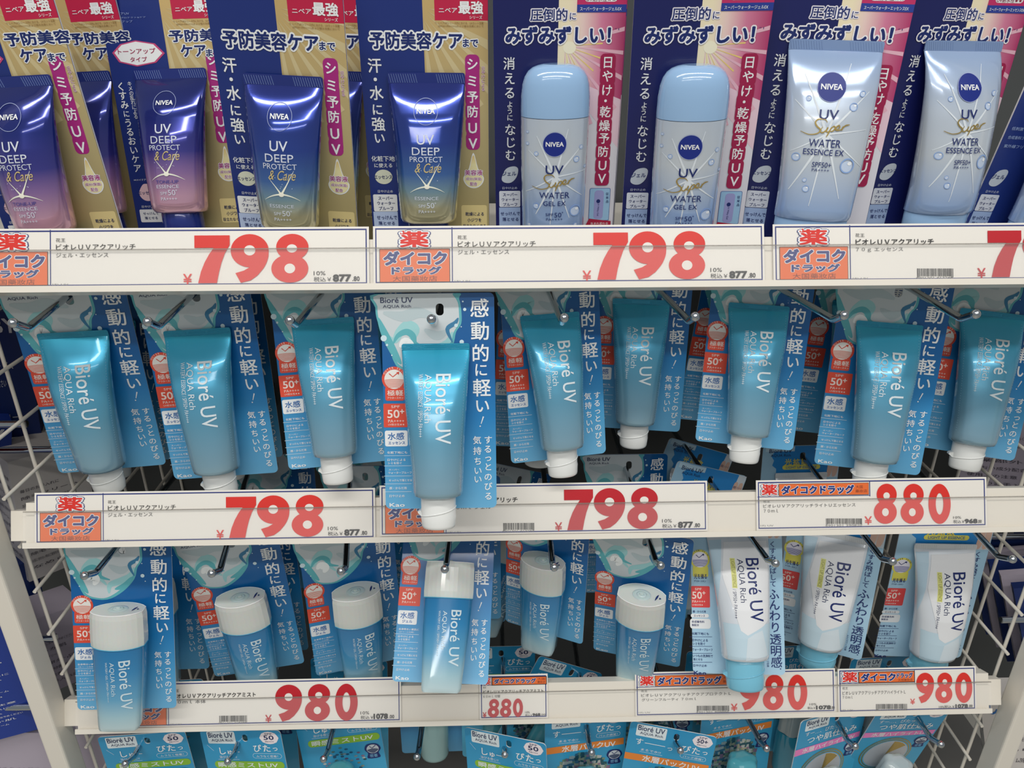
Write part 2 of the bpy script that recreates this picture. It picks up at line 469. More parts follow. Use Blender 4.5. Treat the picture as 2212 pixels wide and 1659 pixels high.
def list_left(b, m3, kind, tx, ln):
    def T(s, x0, y0, x1, y1, m=tx, off=.012, **k):
        p, q = m3(x0, y1), m3(x1, y0); b.txt(s, p[0], p[1], q[0], q[1], m, off, **k)
    def H(y, x0=108, x1=322):
        p, q = m3(x0, y), m3(x1, y - 2); b.strip([p, q], 0.35, ln, 3)
    if kind == 'gel':
        T('全身明るい素肌に', 133, 1272, 318, 1292); T('（水ベール効果）', 140, 1300, 275, 1314, off=0)
    else: T('化粧下地にも', 133, 1278, 288, 1300)
    H(1315 if kind != 'gel' else 1326)
    T('日やけによる', 135, 1336, 275, 1356); T('シミを防ぐ', 138, 1361, 245, 1382); H(1394)
    T('スーパー', 145, 1416, 225, 1430); T('ウォータープルーフ', 142, 1436, 322, 1456); H(1473)
    T('せっけんで落とせる', 145, 1495, 325, 1515); H(1534)
    T('顔・からだ用', 150, 1555, 283, 1577); H(1595)
    T('日やけ止め', 150, 1616, 268, 1638)
    T('Kao', 152, 1682, 268, 1712, off=.02)

def blue_card_art(b, kind):
    m3 = ruler(HB, 800, 620, 3.606)
    # white splash of cream with teal swirls, keeping the hanging slot open
    sp = [m3(*p) for p in ((62, 60), (55, 150), (62, 235), (95, 320), (135, 400), (165, 470), (185, 545), (230, 610), (300, 640), (400, 640), (520, 560), (610, 450), (650, 350), (688, 285), (690, 200), (680, 120), (640, 60), (600, 45))]
    sp = [(x, min(y, -0.3)) for x, y in smooth(sp, 4)]
    hol = rr(*HOLE, 2.6, 5)
    pale = ink('ccd5d9'); teal = ink('5fb4bd'); teal2 = ink('9ed3d6'); shade = ink('b9c9ce')
    rim = [(40, 45), (38, 160), (50, 250), (85, 340), (125, 430), (158, 500), (178, 570), (235, 640), (400, 660), (540, 580), (640, 460), (668, 350), (708, 285), (708, 180), (690, 90), (650, 38)]
    b.region([[(x, min(y, -0.3)) for x, y in smooth([m3(*p) for p in rim], 4)], hol], teal, 1)
    b.region([sp, hol], pale, 2)
    def S(pts, w, m, L=3):
        P = smooth([m3(*p) for p in pts], 5, closed=False); n = len(P)
        b.strip(P, [w * math.sin(PI * (0.06 + 0.88 * i / (n - 1))) for i in range(n)], m, L)
    S([(80, 330), (180, 420), (230, 350), (290, 300), (350, 330), (330, 420), (400, 520)], 7.5, teal2)
    S([(180, 440), (215, 380), (280, 350), (330, 380), (350, 440), (430, 470)], 5, teal)
    S([(60, 240), (110, 360), (190, 520), (240, 600)], 6, teal)
    S([(420, 600), (430, 520), (520, 480), (600, 430), (640, 350)], 6, teal2)
    S([(470, 560), (560, 520), (620, 440)], 5, teal)
    S([(640, 430), (600, 330), (660, 280), (685, 240)], 3.5, ink('3b7fa8'), 4)
    S([(100, 200), (250, 230), (380, 200), (520, 240)], 9, shade)
    S([(420, 330), (520, 380), (600, 340)], 7, shade)
    S([(230, 470), (270, 430), (310, 470), (290, 520)], 8, ink('eef3f3'), 4)
    for x, y, r in ((105, 400, 25), (130, 452, 10), (168, 532, 6), (735, 175, 13), (720, 113, 7), (712, 428, 18), (708, 310, 5), (668, 300, 15), (735, 480, 5)):
        cx, cy = m3(x, y); rr_ = r / 3.606 * 0.341; b.disc(cx, cy, rr_, rr_, ink('cfe6ee'), 5, 1, 14)
    def T(s, x0, y0, x1, y1, m=W_, off=0.0, **k):
        p, q = m3(x0, y1), m3(x1, y0); b.txt(s, p[0], p[1], q[0], q[1], m, off, **k)
    T('Bioré UV', 78, 80, 328, 125, DK, .01, res=3); T('AQUA Rich', 98, 138, 316, 168, DK, 0, res=2)
    k = 0.341 / 3.606
    for c, x, y, s in (('感', 850, 165, 158), ('動', 855, 342, 158), ('的', 858, 515, 150), ('に', 862, 645, 118), ('軽', 868, 785, 152), ('い', 872, 925, 128)):
        p = m3(x, y); b.ch(c, p[0], p[1], s * k, W_, .016, res=3)
    p, q = m3(848, 1092), m3(892, 1008)
    b.strip([(p[0] + 3.4, q[1]), (p[0] + 1.5, p[1] + 2.6)], [1.0, .5], W_, 5); b.disc(p[0] + 0.8, p[1] + .8, .55, .55, W_, 5, 1, 10)
    for c, x, y in (('す', 918, 1190), ('る', 916, 1262), ('っ', 918, 1330), ('と', 918, 1400), ('の', 918, 1478), ('び', 918, 1552), ('る', 920, 1628), ('気', 832, 1193), ('持', 834, 1276), ('ち', 838, 1356), ('い', 838, 1430), ('い', 838, 1497)):
        p = m3(x, y); b.ch(c, p[0], p[1], 70 * k, W_, .014)
    badge(b, m3)
    T('極軽', 133, 803, 256, 848, WARMW, .012); T('アウタースキン', 133, 855, 258, 873, WARMW, .01)
    x0, y0 = m3(86, 1094 if kind != 'gel' else 1078); x1, y1 = m3(303, 907)
    b.poly(rr(-43.0, y0, x1, y1, .7), RED, 2)
    T('SPF', 163, 922, 230, 943, WARMW); T('50', 135, 957, 226, 1020, WARMW, .02, res=3); T('+', 232, 953, 264, 986, WARMW, .02)
    T('PA++++', 140, 1032, 265, 1056, WARMW)
    if kind != 'gel': T('UV耐水性★★', 140, 1062, 268, 1081, WARMW)
    x0, y0 = m3(116, 1242); x1, y1 = m3(290, 1117); b.poly(rr(x0, y0, x1, y1, 1.4), W_, 2)
    T('水感', 137, 1133, 263, 1190, BLU, .012)
    T('エッセンス' if kind != 'gel' else 'ジェル', *((142, 1202, 270, 1226) if kind != 'gel' else (158, 1200, 250, 1226)), BLU, .02)
    list_left(b, m3, kind, W_, LINE)

def tube_writing(b, m, boxes, off=.012):
    for s, x0, y0, x1, y1, mm, o in boxes:
        b.txt(s, x0, y0, x1, y1, mm or m, o, rot=-90, L=3, res=3)

def make_blue_tube_pack():
    root = thing('carded_sunscreen_tube', '', 'sunscreen')
    b = Build(); card_slab(b, 86, 166, blue_card, HOLE); blue_card_art(b, 'tube'); b.obj('backing_card', root)
    m = ruler(HB, 800, 620, 3.606, 0, 1.5)
    X = lambda x, y: m(x, y)[0]; Y = lambda y: m(500, y)[1]
    rows = []
    for y, xl, xr, d in ((505, 248, 775, 1.0), (560, 255, 775, 3.0), (700, 270, 768, 8.5), (900, 288, 760, 12.5), (1150, 318, 745, 14.5), (1400, 345, 738, 15.5), (1560, 356, 733, 15.8), (1592, 362, 728, 15.4), (1612, 385, 700, 12.5), (1618, 400, 685, 11)):
        a, c = X(xl, y), X(xr, y); rows.append((Y(y), (a + c) / 2, (c - a) / 2, d))
    T = TubeShape(rows)
    t = Build(); ys = frange(rows[0][0], rows[6][0], 20) + [r[0] for r in rows[7:]]
    t.loft(T.rings(ys), blue_tube)
    t.F = T.F; t.curved = True
    B = lambda s, x0, y0, x1, y1, mm=None, o=.012: (s, m(x0, y1)[0], m(x0, y1)[1], m(x1, y0)[0], m(x1, y0)[1], mm, o)
    pw = ink('dfeaf0')
    tube_writing(t, pw, [B('Bioré UV', 538, 682, 640, 1195, None, .008), B('AQUA Rich', 444, 685, 497, 1040, None, .0), B('WATERY ESSENCE / SPF50+ PA++++', 406, 685, 432, 1145, None, 0)])
    for sx in (0.9, -0.9):      # perforation of the shrink film down both sides
        for i in range(46):
            y = Y(540) + (Y(1500) - Y(540)) * i / 45; c, a, d = T.at(y)
            t.disc(c + a * sx, y, .22, .22, ink('9cc4d8'), 2, 1, 6)
    o = t.obj('tube', root)
    crimp(o, T, Y(455), Y(507), mat('teal_crimp', '1598ba', 0.25, 0.4, coat=0.8), 'lines')
    flip_cap(o, T, Y(1608), m(400, 1850)[1], 13.3, 11, cap_white)
    return root

def lens_ring(c, hx, hy, side, y, dep, n=12):
    """flat-sided lens outline used by the gel bottle"""
    pts = []
    for i in range(n + 1):
        u = -1 + 2 * i / n; pts.append((c + hx * u, -(side + (hy - side) * (1 - u * u) ** 0.8)))
    for i in range(n + 1):
        u = 1 - 2 * i / n; pts.append((c + hx * u, side + (hy - side) * (1 - u * u) ** 0.8))
    return [(x / 1000, (q - dep) / 1000, y / 1000) for x, q in pts]

def make_gel_pack():
    root = thing('carded_gel_bottle', '', 'sunscreen')
    b = Build(); card_slab(b, 86, 166, blue_card, HOLE); blue_card_art(b, 'gel'); b.obj('backing_card', root)
    m = ruler(HB, 800, 620, 3.606)
    xc = 2.6; dep = 16
    top, seam, bot = -61.0, -93.0, -172.0
    o = Build(); rings = []
    prof = [(seam, 21.7), (seam - 6, 21.5), (seam - 25, 20.6), (seam - 45, 19.2), (bot + 14, 17.8), (bot + 4, 17.3), (bot + 1.2, 16.5), (bot, 14.8)]
    for y, hx in prof: rings.append(lens_ring(xc - (21.7 - hx) * .3, hx, hx * .62, 4.2 + (21.7 - hx) * .5, y, dep))
    o.loft(rings, gel_body)
    def F(x, y, l):
        hx = prof[-1][1]
        for (ya, ha), (yb, hb) in zip(prof, prof[1:]):
            if yb <= y <= ya: hx = ha + (hb - ha) * (ya - y) / (ya - yb)
        c = xc - (21.7 - hx) * .3; u = max(-.98, min(.98, (x - c) / hx)); sd = 4.2 + (21.7 - hx) * .5
        return (x / 1000, -(dep + sd + (hx * .62 - sd) * (1 - u * u) ** 0.8 + l + .15) / 1000, y / 1000)
    o.F = F; o.curved = True
    pw = ink('d3e6ee')
    tube_writing(o, pw, [('Bioré UV', xc + 3.4, -150, xc + 12.2, -103, None, .008), ('AQUA Rich', xc - 4.6, -136, xc - .2, -104, None, 0), ('WATERY GEL / SPF50+ PA++++', xc - 7.9, -142, xc - 6.0, -104, None, 0)])
    body = o.obj('bottle_body', root)
    c = Build(); R = []
    for y, f in ((seam + .3, 1.0), (seam + 6, 1.015), (top - 5, 1.0), (top - .9, .97), (top, .94)):
        R.append(lens_ring(xc, 22.0 * f, 14.2 * f, 4.9 * f, y, dep))
    c.loft(R, milky_cap, sm=False)
    rim = lens_ring(xc, 21.3, 13.7, 4.7, top - .3, dep); c.tube(rim + [rim[0]], .00035, mat('cap_rim', 'ffffff', .2, coat=.5), 6)
    # raised dome moulded in the top
    for r0, h in ((8.5, .5), (5, 1.0), (2.2, 1.8)):
        c.loft([[((xc + r0 * f * math.cos(2 * PI * k / 24)) / 1000, (-dep + r0 * .8 * f * math.sin(2 * PI * k / 24)) / 1000, (top + h * g) / 1000) for k in range(24)] for f, g in ((1, 0), (.93, .6), (.75, 1))], milky_cap)
    cap = c.obj('cap', body)
    k = Build(F=lambda x, y, l: (x / 1000, (y - dep) / 1000, (top + .15 + l) / 1000))
    k.poly(smooth([(xc + 12.5, -4.5), (xc + 14.5, -1), (xc + 15.2, 3.2), (xc + 13.2, .5)], 5), NAVY, 3)
    k.poly([(xc + 16, -2.4), (xc + 18, -1.2), (xc + 16.2, .2)], NAVY, 3)
    k.F = lambda x, y, l: ((xc + 21.9 + l) / 1000, (x - dep) / 1000, y / 1000)
    k.obj('opening_mark', cap)
    s = Build(); rim = lens_ring(xc, 22.0, 14.0, 4.7, seam + .1, dep); s.tube(rim + [rim[0]], .00045, mat('seam_ring', '3aa6d0', .2, coat=.5), 6)
    s.obj('seam_ring', body)
    return root

def make_light_pack():
    root = thing('carded_light_sunscreen_tube', '', 'sunscreen')
    b = Build(); card_slab(b, 86, 166, light_card, HOLE)
    mL = ruler(HL, 1260, 1150, 4.424); m9 = ruler(HL9, 1600, 1010, 3.614)
    hol = rr(*HOLE, 2.6, 5)
    star = []
    for i in range(40):
        a = PI * 2 * i / 40; r = 34 if i % 2 else 37
        star.append((max(-43, min(43, 2 + r * math.cos(a) * .95)), min(-.4, -12 + r * .95 * math.sin(a))))
    b.region([star, hol], ink('1f86cf'), 1)
    b.poly([(33, -.5), (42.5, -.5), (42.5, -38), (30, -38)], ink('cfd9e2'), 2)
    for x in (31, 37): b.poly(smooth([(x, -10), (x + 4.5, -10), (x + 5, -26), (x + 3, -36), (x - 1, -36), (x - .5, -22)], 3), ink('dcb9a8'), 3)
    b.txt('素肌 イメージ', 31, -16, 42, -13, NAVY, L=5)
    yc = mL(1500, 18)[1] + 6; b.poly(rr(-20, yc, 22, yc + 5.4, 2.6), ink('e3dc62'), 4); b.txt('LIGHT UP ESSENCE', -16, yc + 1.2, 18, yc + 4.2, BLU, .01, L=6)
    b.poly(rr(-40, -6.5, -8, -.8, .5), ink('bcd9ea'), 2)
    b.txt('Bioré UV', -36, -8, -11, -3.6, DK, .01); b.txt('AQUA Rich', -34, -13, -12, -9.5, DK)
    for c, x, y in (('光', -14, -19), ('拡', -5, -19), ('散', 4, -19)): b.ch(c, x, y, 8, ink('e8d44a'), .02)
    badge(b, lambda x, y: (lambda p: (p[0], p[1] + 7))(ruler(HB, 800, 620, 3.606)(x, y)), 'light')
    def T(s, x0, y0, x1, y1, m=NAVY, off=0.012, **k):
        p, q = mL(x0, y1), mL(x1, y0); b.txt(s, p[0], p[1], q[0], q[1], m, off, **k)
    T('光を操る', 1060, 395, 1180, 442, off=.02); T('アウタースキン', 1058, 456, 1170, 474)
    k = .505 / 4.424
    p, q = mL(1035, 715), mL(1208, 513); b.poly(rr(p[0], p[1], q[0], q[1], 1.2), ink('e14b4b'), 2)
    T('SPF', 1067, 530, 1130, 551, WARMW); T('50', 1042, 566, 1132, 632, WARMW, .02); T('+', 1138, 562, 1167, 592, WARMW, .02)
    T('PA++++', 1042, 648, 1166, 669, WARMW); T('UV耐水性★', 1042, 684, 1145, 698, WARMW)
    T('顔・からだ用', 1047, 745, 1170, 765)
    p, q = mL(1028, 812), mL(1200, 778); b.poly(rr(p[0], p[1], q[0], q[1], 2), W_, 2); T('エッセンス', 1058, 786, 1162, 805)
    p, q = mL(1022, 918), mL(1218, 825); b.poly(rr(p[0], p[1], q[0], q[1], 2.5), W_, 2); T('合成着色料', 1037, 842, 1158, 862); T('無配合', 1038, 874, 1106, 894)
    for y in (997, 1088, 1155, 1240): b.strip([mL(1014, y), mL(1232, y)], .35, NAVY, 3)
    T('化粧下地にも', 1040, 955, 1200, 977); T('日やけによる', 1042, 1017, 1190, 1040); T('シミを防ぐ', 1045, 1050, 1165, 1074)
    T('ウォータープルーフ', 1045, 1108, 1235, 1129); T('いつもの洗浄料で', 1048, 1167, 1238, 1190); T('落とせる', 1052, 1201, 1138, 1222)
    T('日やけ止め', 1053, 1260, 1180, 1281); T('Kao', 1058, 1325, 1175, 1358, off=.02)
    for c, x, y, s in (('く', 1808, 112, 58), ('す', 1810, 175, 58), ('み', 1810, 238, 58), ('飛', 1812, 302, 62), ('ば', 1814, 366, 58), ('し', 1814, 428, 58), ('て', 1814, 490, 58), ('ふ', 1818, 590, 112), ('ん', 1826, 692, 112), ('わ', 1832, 795, 112), ('り', 1836, 905, 112), ('透', 1838, 1020, 112), ('明', 1842, 1130, 112), ('感', 1848, 1240, 112)):
        p = mL(x, y); b.ch(c, p[0], p[1], s * k * (.86 if s > 100 else .95), NAVY, .006)
    p = mL(1886, 1303); b.disc(p[0], p[1], .6, .6, NAVY, 4, 1, 8)
    T('※メイクアップ効果', 1755, 1098, 1772, 1285, off=0, rot=-90)
    b.obj('backing_card', root)
    m = ruler(HL, 1260, 1150, 4.424, 0, 3.0); X = lambda x, y: m(x, y)[0]; Y = lambda y: m(1500, y)[1]
    rows = []
    for y, xl, xr, d in ((75, 1175, 1762, 1.0), (180, 1190, 1760, 5), (400, 1215, 1752, 11), (700, 1252, 1742, 15), (950, 1275, 1736, 16.5), (1120, 1286, 1732, 17), (1160, 1292, 1728, 16.5), (1182, 1320, 1700, 14), (1188, 1340, 1680, 12)):
        a, c = X(xl, y), X(xr, y); rows.append((Y(y), (a + c) / 2, (c - a) / 2, d))
    T_ = TubeShape(rows); t = Build(); t.loft(T_.rings(frange(rows[0][0], rows[5][0], 20) + [r[0] for r in rows[6:]]), light_tube)
    t.F = T_.F; t.curved = True
    def facet(pts, c, L):   # pale printed facets, cut fine so they follow the tube
        P = [m(*p) for p in pts]; ys = [p[1] for p in P]
        y = min(ys); 
        while y < max(ys) - 1e-6:
            y2 = min(max(ys), y + 4)
            def span(yy):
                xs = []
                for (ax, ay), (bx, by) in zip(P, P[1:] + P[:1]):
                    if (ay - yy) * (by - yy) <= 0 and ay != by: xs.append(ax + (bx - ax) * (yy - ay) / (by - ay))
                return (min(xs), max(xs)) if xs else None
            s1, s2 = span(y + 1e-4), span(y2 - 1e-4)
            if s1 and s2:
                n = 8; v = [(s1[0] + (s1[1] - s1[0]) * i / n, y) for i in range(n + 1)] + [(s2[0] + (s2[1] - s2[0]) * i / n, y2) for i in range(n + 1)]
                t.flat(v, [(i, i + 1, n + 2 + i, n + 1 + i) for i in range(n)], c, L * LS)
            y = y2
    facet([(1190, 90), (1310, 90), (1250, 650), (1255, 700)], ink('bcd6e6'), 1)
    facet([(1290, 820), (1500, 930), (1735, 830), (1735, 1130), (1330, 1150)], ink('c3dbe8'), 1)
    facet([(1330, 100), (1740, 100), (1700, 820), (1500, 920), (1440, 880), (1290, 400)], ink('e9ebee'), 2)
    facet([(1500, 930), (1640, 880), (1700, 1130), (1480, 1150)], ink('d5e2ea'), 2)
    B = lambda s, x0, y0, x1, y1, mm, o=.01: (s, m(x0, y1)[0], m(x0, y1)[1], m(x1, y0)[0], m(x1, y0)[1], mm, o)
    p, q = m(1376, 505), m(1416, 248); yv = frange(p[1], q[1], 8)
    t.flat([(x, y) for y in yv for x in (p[0], q[0])], [(2 * i, 2 * i + 1, 2 * i + 3, 2 * i + 2) for i in range(8)], ink('dfe08a'), .2)
    tube_writing(t, NAVY, [B('Bioré UV', 1530, 250, 1640, 800, NAVY, .008), B('AQUA Rich', 1435, 255, 1492, 630, DK, 0), B('LIGHT UP ESSENCE', 1384, 258, 1410, 498, ink('8a8a4a'), 0), B('/ SPF50+ PA++++', 1384, 515, 1410, 770, DK, 0)])
    o = t.obj('tube', root)
    crimp(o, T_, Y(18), Y(78), mat('white_crimp', 'd9dee2', 0.3, coat=.5), 'slant')
    flip_cap(o, T_, Y(1180), m(1500, 1465)[1], 17.6, 14, cap_blue)
    return root

# ------------------------------------------------------------------ the navy, gold and pink boxed cards on the top shelf
def navy_disc(b, cx, cy, r, solid=True, L=3, col=None):
    if solid: b.disc(cx, cy, r, r, ink('182c86'), L)
    b.disc(cx, cy, r, r, ink('aab6dc'), L + 1, 1, 40, hole=.965)
    b.txt('NIVEA', cx - r * .74, cy - r * .16, cx + r * .74, cy + r * .2, ink('f2f4f6'), .028, L=L + 2, res=3)
def colT(b, m, size, items, c, off=.014, halo=None, hoff=.05, k=1):
    for ch_, x, y, *s in items:
        p = m(x, y); b.ch(ch_, p[0], p[1], (s[0] if s else size) * k, c, off, halo=halo, hoff=hoff)
def tear(cx, cy, r, tip):
    return smooth([(cx, tip), (cx + r * .45, cy + r * .9), (cx + r, cy), (cx + r * .7, cy - r * .72), (cx, cy - r), (cx - r * .7, cy - r * .72), (cx - r, cy), (cx - r * .45, cy + r * .9)], 4)

def starburst(t, cx, cy, w, m, T):
    """arc of light with two beams printed on the tube"""
    t.strip([(cx + w * (-1 + 2 * i / 14), cy - 4.5 * (-1 + 2 * i / 14) ** 2) for i in range(15)], [.15 + 1.0 * math.sin(PI * i / 14) for i in range(15)], m, 2)
    t.strip([(cx, cy), (cx + w * .3, cy + 6), (cx + w * .75, cy + 16)], [1.6, .8, .2], m, 2)
    t.strip([(cx, cy), (cx - w * .3, cy + 5), (cx - w * .7, cy + 11)], [1.4, .6, .1], m, 2)
    t.disc(cx, cy, 2.0, 1.6, ink('f6f4e4'), 3, 2, 14)
    for i in range(10): t.disc(cx + random.uniform(-w, w) * .8, cy + random.uniform(3, 16), .25, .25, ink('dfe6f2'), 2, 1, 6)

def make_gold_pack(kind):
    root = thing('carded_essence_tube', '', 'sunscreen')
    b = Build(); h = 198
    card_slab(b, 91, h, navy_card, None, 3, 1.2)
    m = ruler(HK, 440, 0, 3.319); k = .288 / 3.319
    xg = m(1585, 500)[0]
    b.rect(xg, -h + 2, 45.3, -1, gold_print, 1)
    for i in range(7):      # pale rays fanning out over the gold
        a = math.radians(-85 + i * 13); a2 = a + math.radians(5)
        ox, oy = xg - 4, -18
        def hit(a): return (min(45, ox + 78 * math.cos(a)), max(-110, oy + 78 * math.sin(a)))
        P = [(max(xg, ox + 8 * math.cos(a)), oy + 8 * math.sin(a)), hit(a), hit(a2)]
        b.flat(P, [(0, 1, 2)], ink('cdbd90'), .16)
    p, q = m(1656, 145), m(2032, -60); b.rect(p[0], p[1], 45.3, -1, ink('c02048'), 2)
    def T(s, x0, y0, x1, y1, mm=W_, off=0.014, mp=m, **kw):
        p, q = mp(x0, y1), mp(x1, y0); b.txt(s, p[0], p[1], q[0], q[1], mm, off, **kw)
    T('ニベア', 1685, 58, 1815, 90); T('最強', 1828, 10, 2000, 98, off=.03); T('シリーズ', 1905, 112, 1995, 135)
    br = ink('8a6a3a')
    T('*1 ニベアUVシリーズ内における、UVカット効果', 1658, 157, 2005, 173, br, 0); T('(SPF50+/PA++++)および撥水効果において', 1680, 180, 2005, 196, br, 0)
    c = m(1255, -45); b.disc(c[0], min(c[1], -1) , 9, 9, ink('9fb0dc'), 2, 1, 40, hole=.96) if kind == 'x' else None
    if kind == 'gold':
        T('予防美容ケア', 1195, 232, 1850, 345, NAVY, .035, halo=W_, hoff=.10, L=5, res=3); T('まで', 1858, 280, 1965, 335, NAVY, .03, halo=W_, hoff=.10, L=5)
        colT(b, m, 118, [('汗', 1225, 470), ('・', 1230, 570), ('水', 1238, 667), ('に', 1245, 785, 100), ('強', 1252, 890), ('い', 1260, 990, 100)], W_, .02, k=k)
        T('化粧下地', 1205, 1118, 1368, 1156); T('に使える', 1225, 1170, 1350, 1200)
        p = m(1290, 1268); b.disc(p[0], p[1], 6.6, 5.4, ink('dfe2cc'), 2, 2); T('エッセンス', 1225, 1256, 1350, 1282, NAVY)
        T('日やけ止め', 1250, 1361, 1355, 1381, off=0)
        p, q = m(1222, 1515), m(1385, 1394); b.poly(rr(p[0], p[1], q[0], q[1], 1), W_, 2)
        T('スーパー', 1253, 1408, 1355, 1432, NAVY); T('ウォーター', 1245, 1444, 1370, 1468, NAVY); T('プルーフ', 1258, 1480, 1358, 1505, NAVY)
        p, q = m(1225, 1640), m(1390, 1517); b.rect(p[0], p[1], q[0], q[1], ink('b9cbec'), 2)
        T('せっけんで', 1243, 1545, 1385, 1573, NAVY); T('落とせる', 1255, 1587, 1370, 1612, NAVY)
    else:
        mt = ruler(HT, 0, 0, 3.318); kt = .30 / 3.318
        T('ニベアUV', 812, 90, 925, 110, ink('8fa0cc'), 0, mp=mt); T('ディーププロテクト&ケア', 768, 118, 1045, 138, ink('8fa0cc'), 0, mp=mt); T('トーンアップ', 805, 146, 950, 167, ink('8fa0cc'), 0, mp=mt)
        hx_ = [mt(*p) for p in ((805, 380), (860, 318), (970, 290), (1110, 312), (1182, 382), (1120, 450), (985, 478), (855, 448))]; b.poly(hx_, ink('c84a7c'), 2)
        cx = sum(p[0] for p in hx_) / 8; cy = sum(p[1] for p in hx_) / 8; b.poly([(cx + (x - cx) * .91, cy + (y - cy) * .9) for x, y in hx_], W_, 3)
        T('トーンアップ', 850, 345, 1112, 392, ink('a02850'), .02, mp=mt); T('タイプ', 938, 408, 1052, 446, ink('a02850'), .02, mp=mt)
        T('予防美容', 1220, 205, 1640, 302, NAVY, .035, mp=mt, halo=W_, hoff=.07, res=3); T('ケア', 1305, 320, 1470, 408, NAVY, .035, mp=mt, halo=W_, hoff=.07); T('まで', 1482, 352, 1590, 405, NAVY, .03, mp=mt, halo=W_, hoff=.1)
        colT(b, mt, 72, [(c, 868 + 13.2 * i, 622 + 65 * i, 58 if c in 'に' else 74) for i, c in enumerate('くすみにうるおいケア')], W_, .016, k=kt)
        colT(b, mt, 42, [(c, 930 + 6.6 * i, 602 + 33.5 * i) for i, c in enumerate('キメの乱れによる')], W_, 0, k=kt)
        T('※4メイクアップ効果', 962, 1280, 1115, 1298, off=0, mp=mt)
        p = mt(1055, 1382); b.poly(tear(p[0], p[1], 6.4, p[1] + 6.8), ink('ecc9cf'), 2); T('エッセンス', 995, 1370, 1118, 1396, NAVY, mp=mt)
        T('日やけ止め', 1020, 1471, 1125, 1491, off=0, mp=mt)
        p, q = mt(1015, 1594), mt(1152, 1500); b.poly(rr(p[0], p[1], q[0], q[1], 1), W_, 2); T('せっけんで', 1030, 1520, 1135, 1541, NAVY, mp=mt); T('落とせる', 1042, 1552, 1130, 1574, NAVY, mp=mt)
    # magenta column
    mg = ink('a8287e')
    for ch_, x, y in (('シ', 1925, 460), ('ミ', 1925, 580), ('予', 1926, 695), ('防', 1927, 800), ('U', 1928, 900), ('V', 1930, 1010)):
        p = m(x, y); b.poly(rr(p[0] - 5.2, p[1] - 6.4, p[0] + 5.2, p[1] + 6.4, 3.5), mg, 2)
    p, q = m(1885, 1020), m(1975, 430); b.rect(p[0], p[1], q[0], q[1], mg, 2)
    colT(b, m, 100, [('シ', 1925, 460), ('ミ', 1925, 580), ('予', 1926, 695), ('防', 1927, 800), ('U', 1928, 915, 118), ('V', 1930, 1025, 118)], W_, .022, k=k)
    colT(b, m, 33, [(c, 2003, 490 + 30 * i) for i, c in enumerate('日やけによる')], mg, 0, halo=W_, hoff=.05, k=k)
    p = m(1935, 1275); t_ = m(1935, 1100)
    b.poly(tear(p[0], p[1], 7.8, t_[1] + .6), W_, 2); b.poly(tear(p[0], p[1], 7.0, t_[1] - 1), mat('gold_drop_print', 'd9a233', .35, grad=[(-124, 'efe6b0'), (-112, 'd8a83a'), (-98, 'c8902a')]), 3)
    T('美容液', 1872, 1218, 1998, 1256, mg, .02, halo=W_, hoff=.07); T('成分(保湿)', 1880, 1272, 1992, 1294, mg, .01, halo=W_, hoff=.07); T('配合', 1910, 1305, 1960, 1330, mg, .01, halo=W_, hoff=.07)
    p, q = m(1850, 1640), m(2030, 1470); b.poly(rr(p[0], p[1], q[0], q[1], 1.5), ink('dccb90'), 2)
    T('乾燥による', 1877, 1520, 2008, 1546, DK); T('小ジワを', 1890, 1563, 1990, 1590, DK); T('目立たなくする', 1862, 1606, 2022, 1630, DK)
    b.obj('backing_card', root)
    mt = ruler(HK, 440, 0, 3.319, -1.2, 2.5); X = lambda x, y: mt(x, y)[0]; Y = lambda y: mt(1610, y)[1]
    rows = []
    for y, xl, xr, d in ((620, 1338, 1886, 1.0), (700, 1350, 1884, 5), (850, 1375, 1878, 10), (1050, 1398, 1866, 13.5), (1300, 1420, 1848, 15.5), (1480, 1438, 1834, 16), (1535, 1442, 1830, 15.8), (1560, 1450, 1820, 14.5), (1568, 1462, 1808, 13)):
        a, c = X(xl, y), X(xr, y); rows.append((Y(y), (a + c) / 2, (c - a) / 2, d))
    S = TubeShape(rows); t = Build(); t.loft(S.rings(frange(rows[0][0], rows[6][0], 20) + [r[0] for r in rows[7:]]), navy_tube if kind == 'gold' else pink_tube)
    t.F = S.F; t.curved = True; c0 = mt(1617, 803); pw = ink('d5dbe8')
    navy_disc(t, c0[0], c0[1], 8.6, False)
    def TT(s, x0, y0, x1, y1, mm=pw, off=0, **kw):
        p, q = mt(x0, y1), mt(x1, y0); t.txt(s, p[0], p[1], q[0], q[1], mm, off, L=3, res=3, **kw)
    TT('UV', 1562, 955, 1678, 1018, off=.01); TT('DEEP', 1530, 1038, 1718, 1088); TT('PROTECT', 1515, 1100, 1738, 1135); TT('& Care', 1552, 1142, 1730, 1205, ink('cdb87e'), shear=.4)
    c1 = mt(1635, 1298); starburst(t, c1[0], c1[1], 12.5, ink('eef0e0'), S)
    if kind == 'gold': TT('ESSENCE', 1553, 1366, 1712, 1388)
    else: TT('TONE-UP', 1553, 1340, 1712, 1362, ink('4a4a9a')); TT('ESSENCE', 1553, 1372, 1712, 1394)
    TT('SPF', 1578, 1418, 1628, 1438); TT('50', 1635, 1406, 1684, 1442); TT('+', 1686, 1402, 1698, 1416); TT('PA++++', 1580, 1455, 1692, 1476)
    o = t.obj('tube', root)
    crimp(o, S, Y(545), Y(625), navy_plastic, 'slant', stripe=mat('crimp_rib_pale_print', '7d92cc', .2, .5))  # slanted ribs printed in a paler blue than the seal
    cx, a, d = S.at(Y(1565)); cp = Build(); H = 22
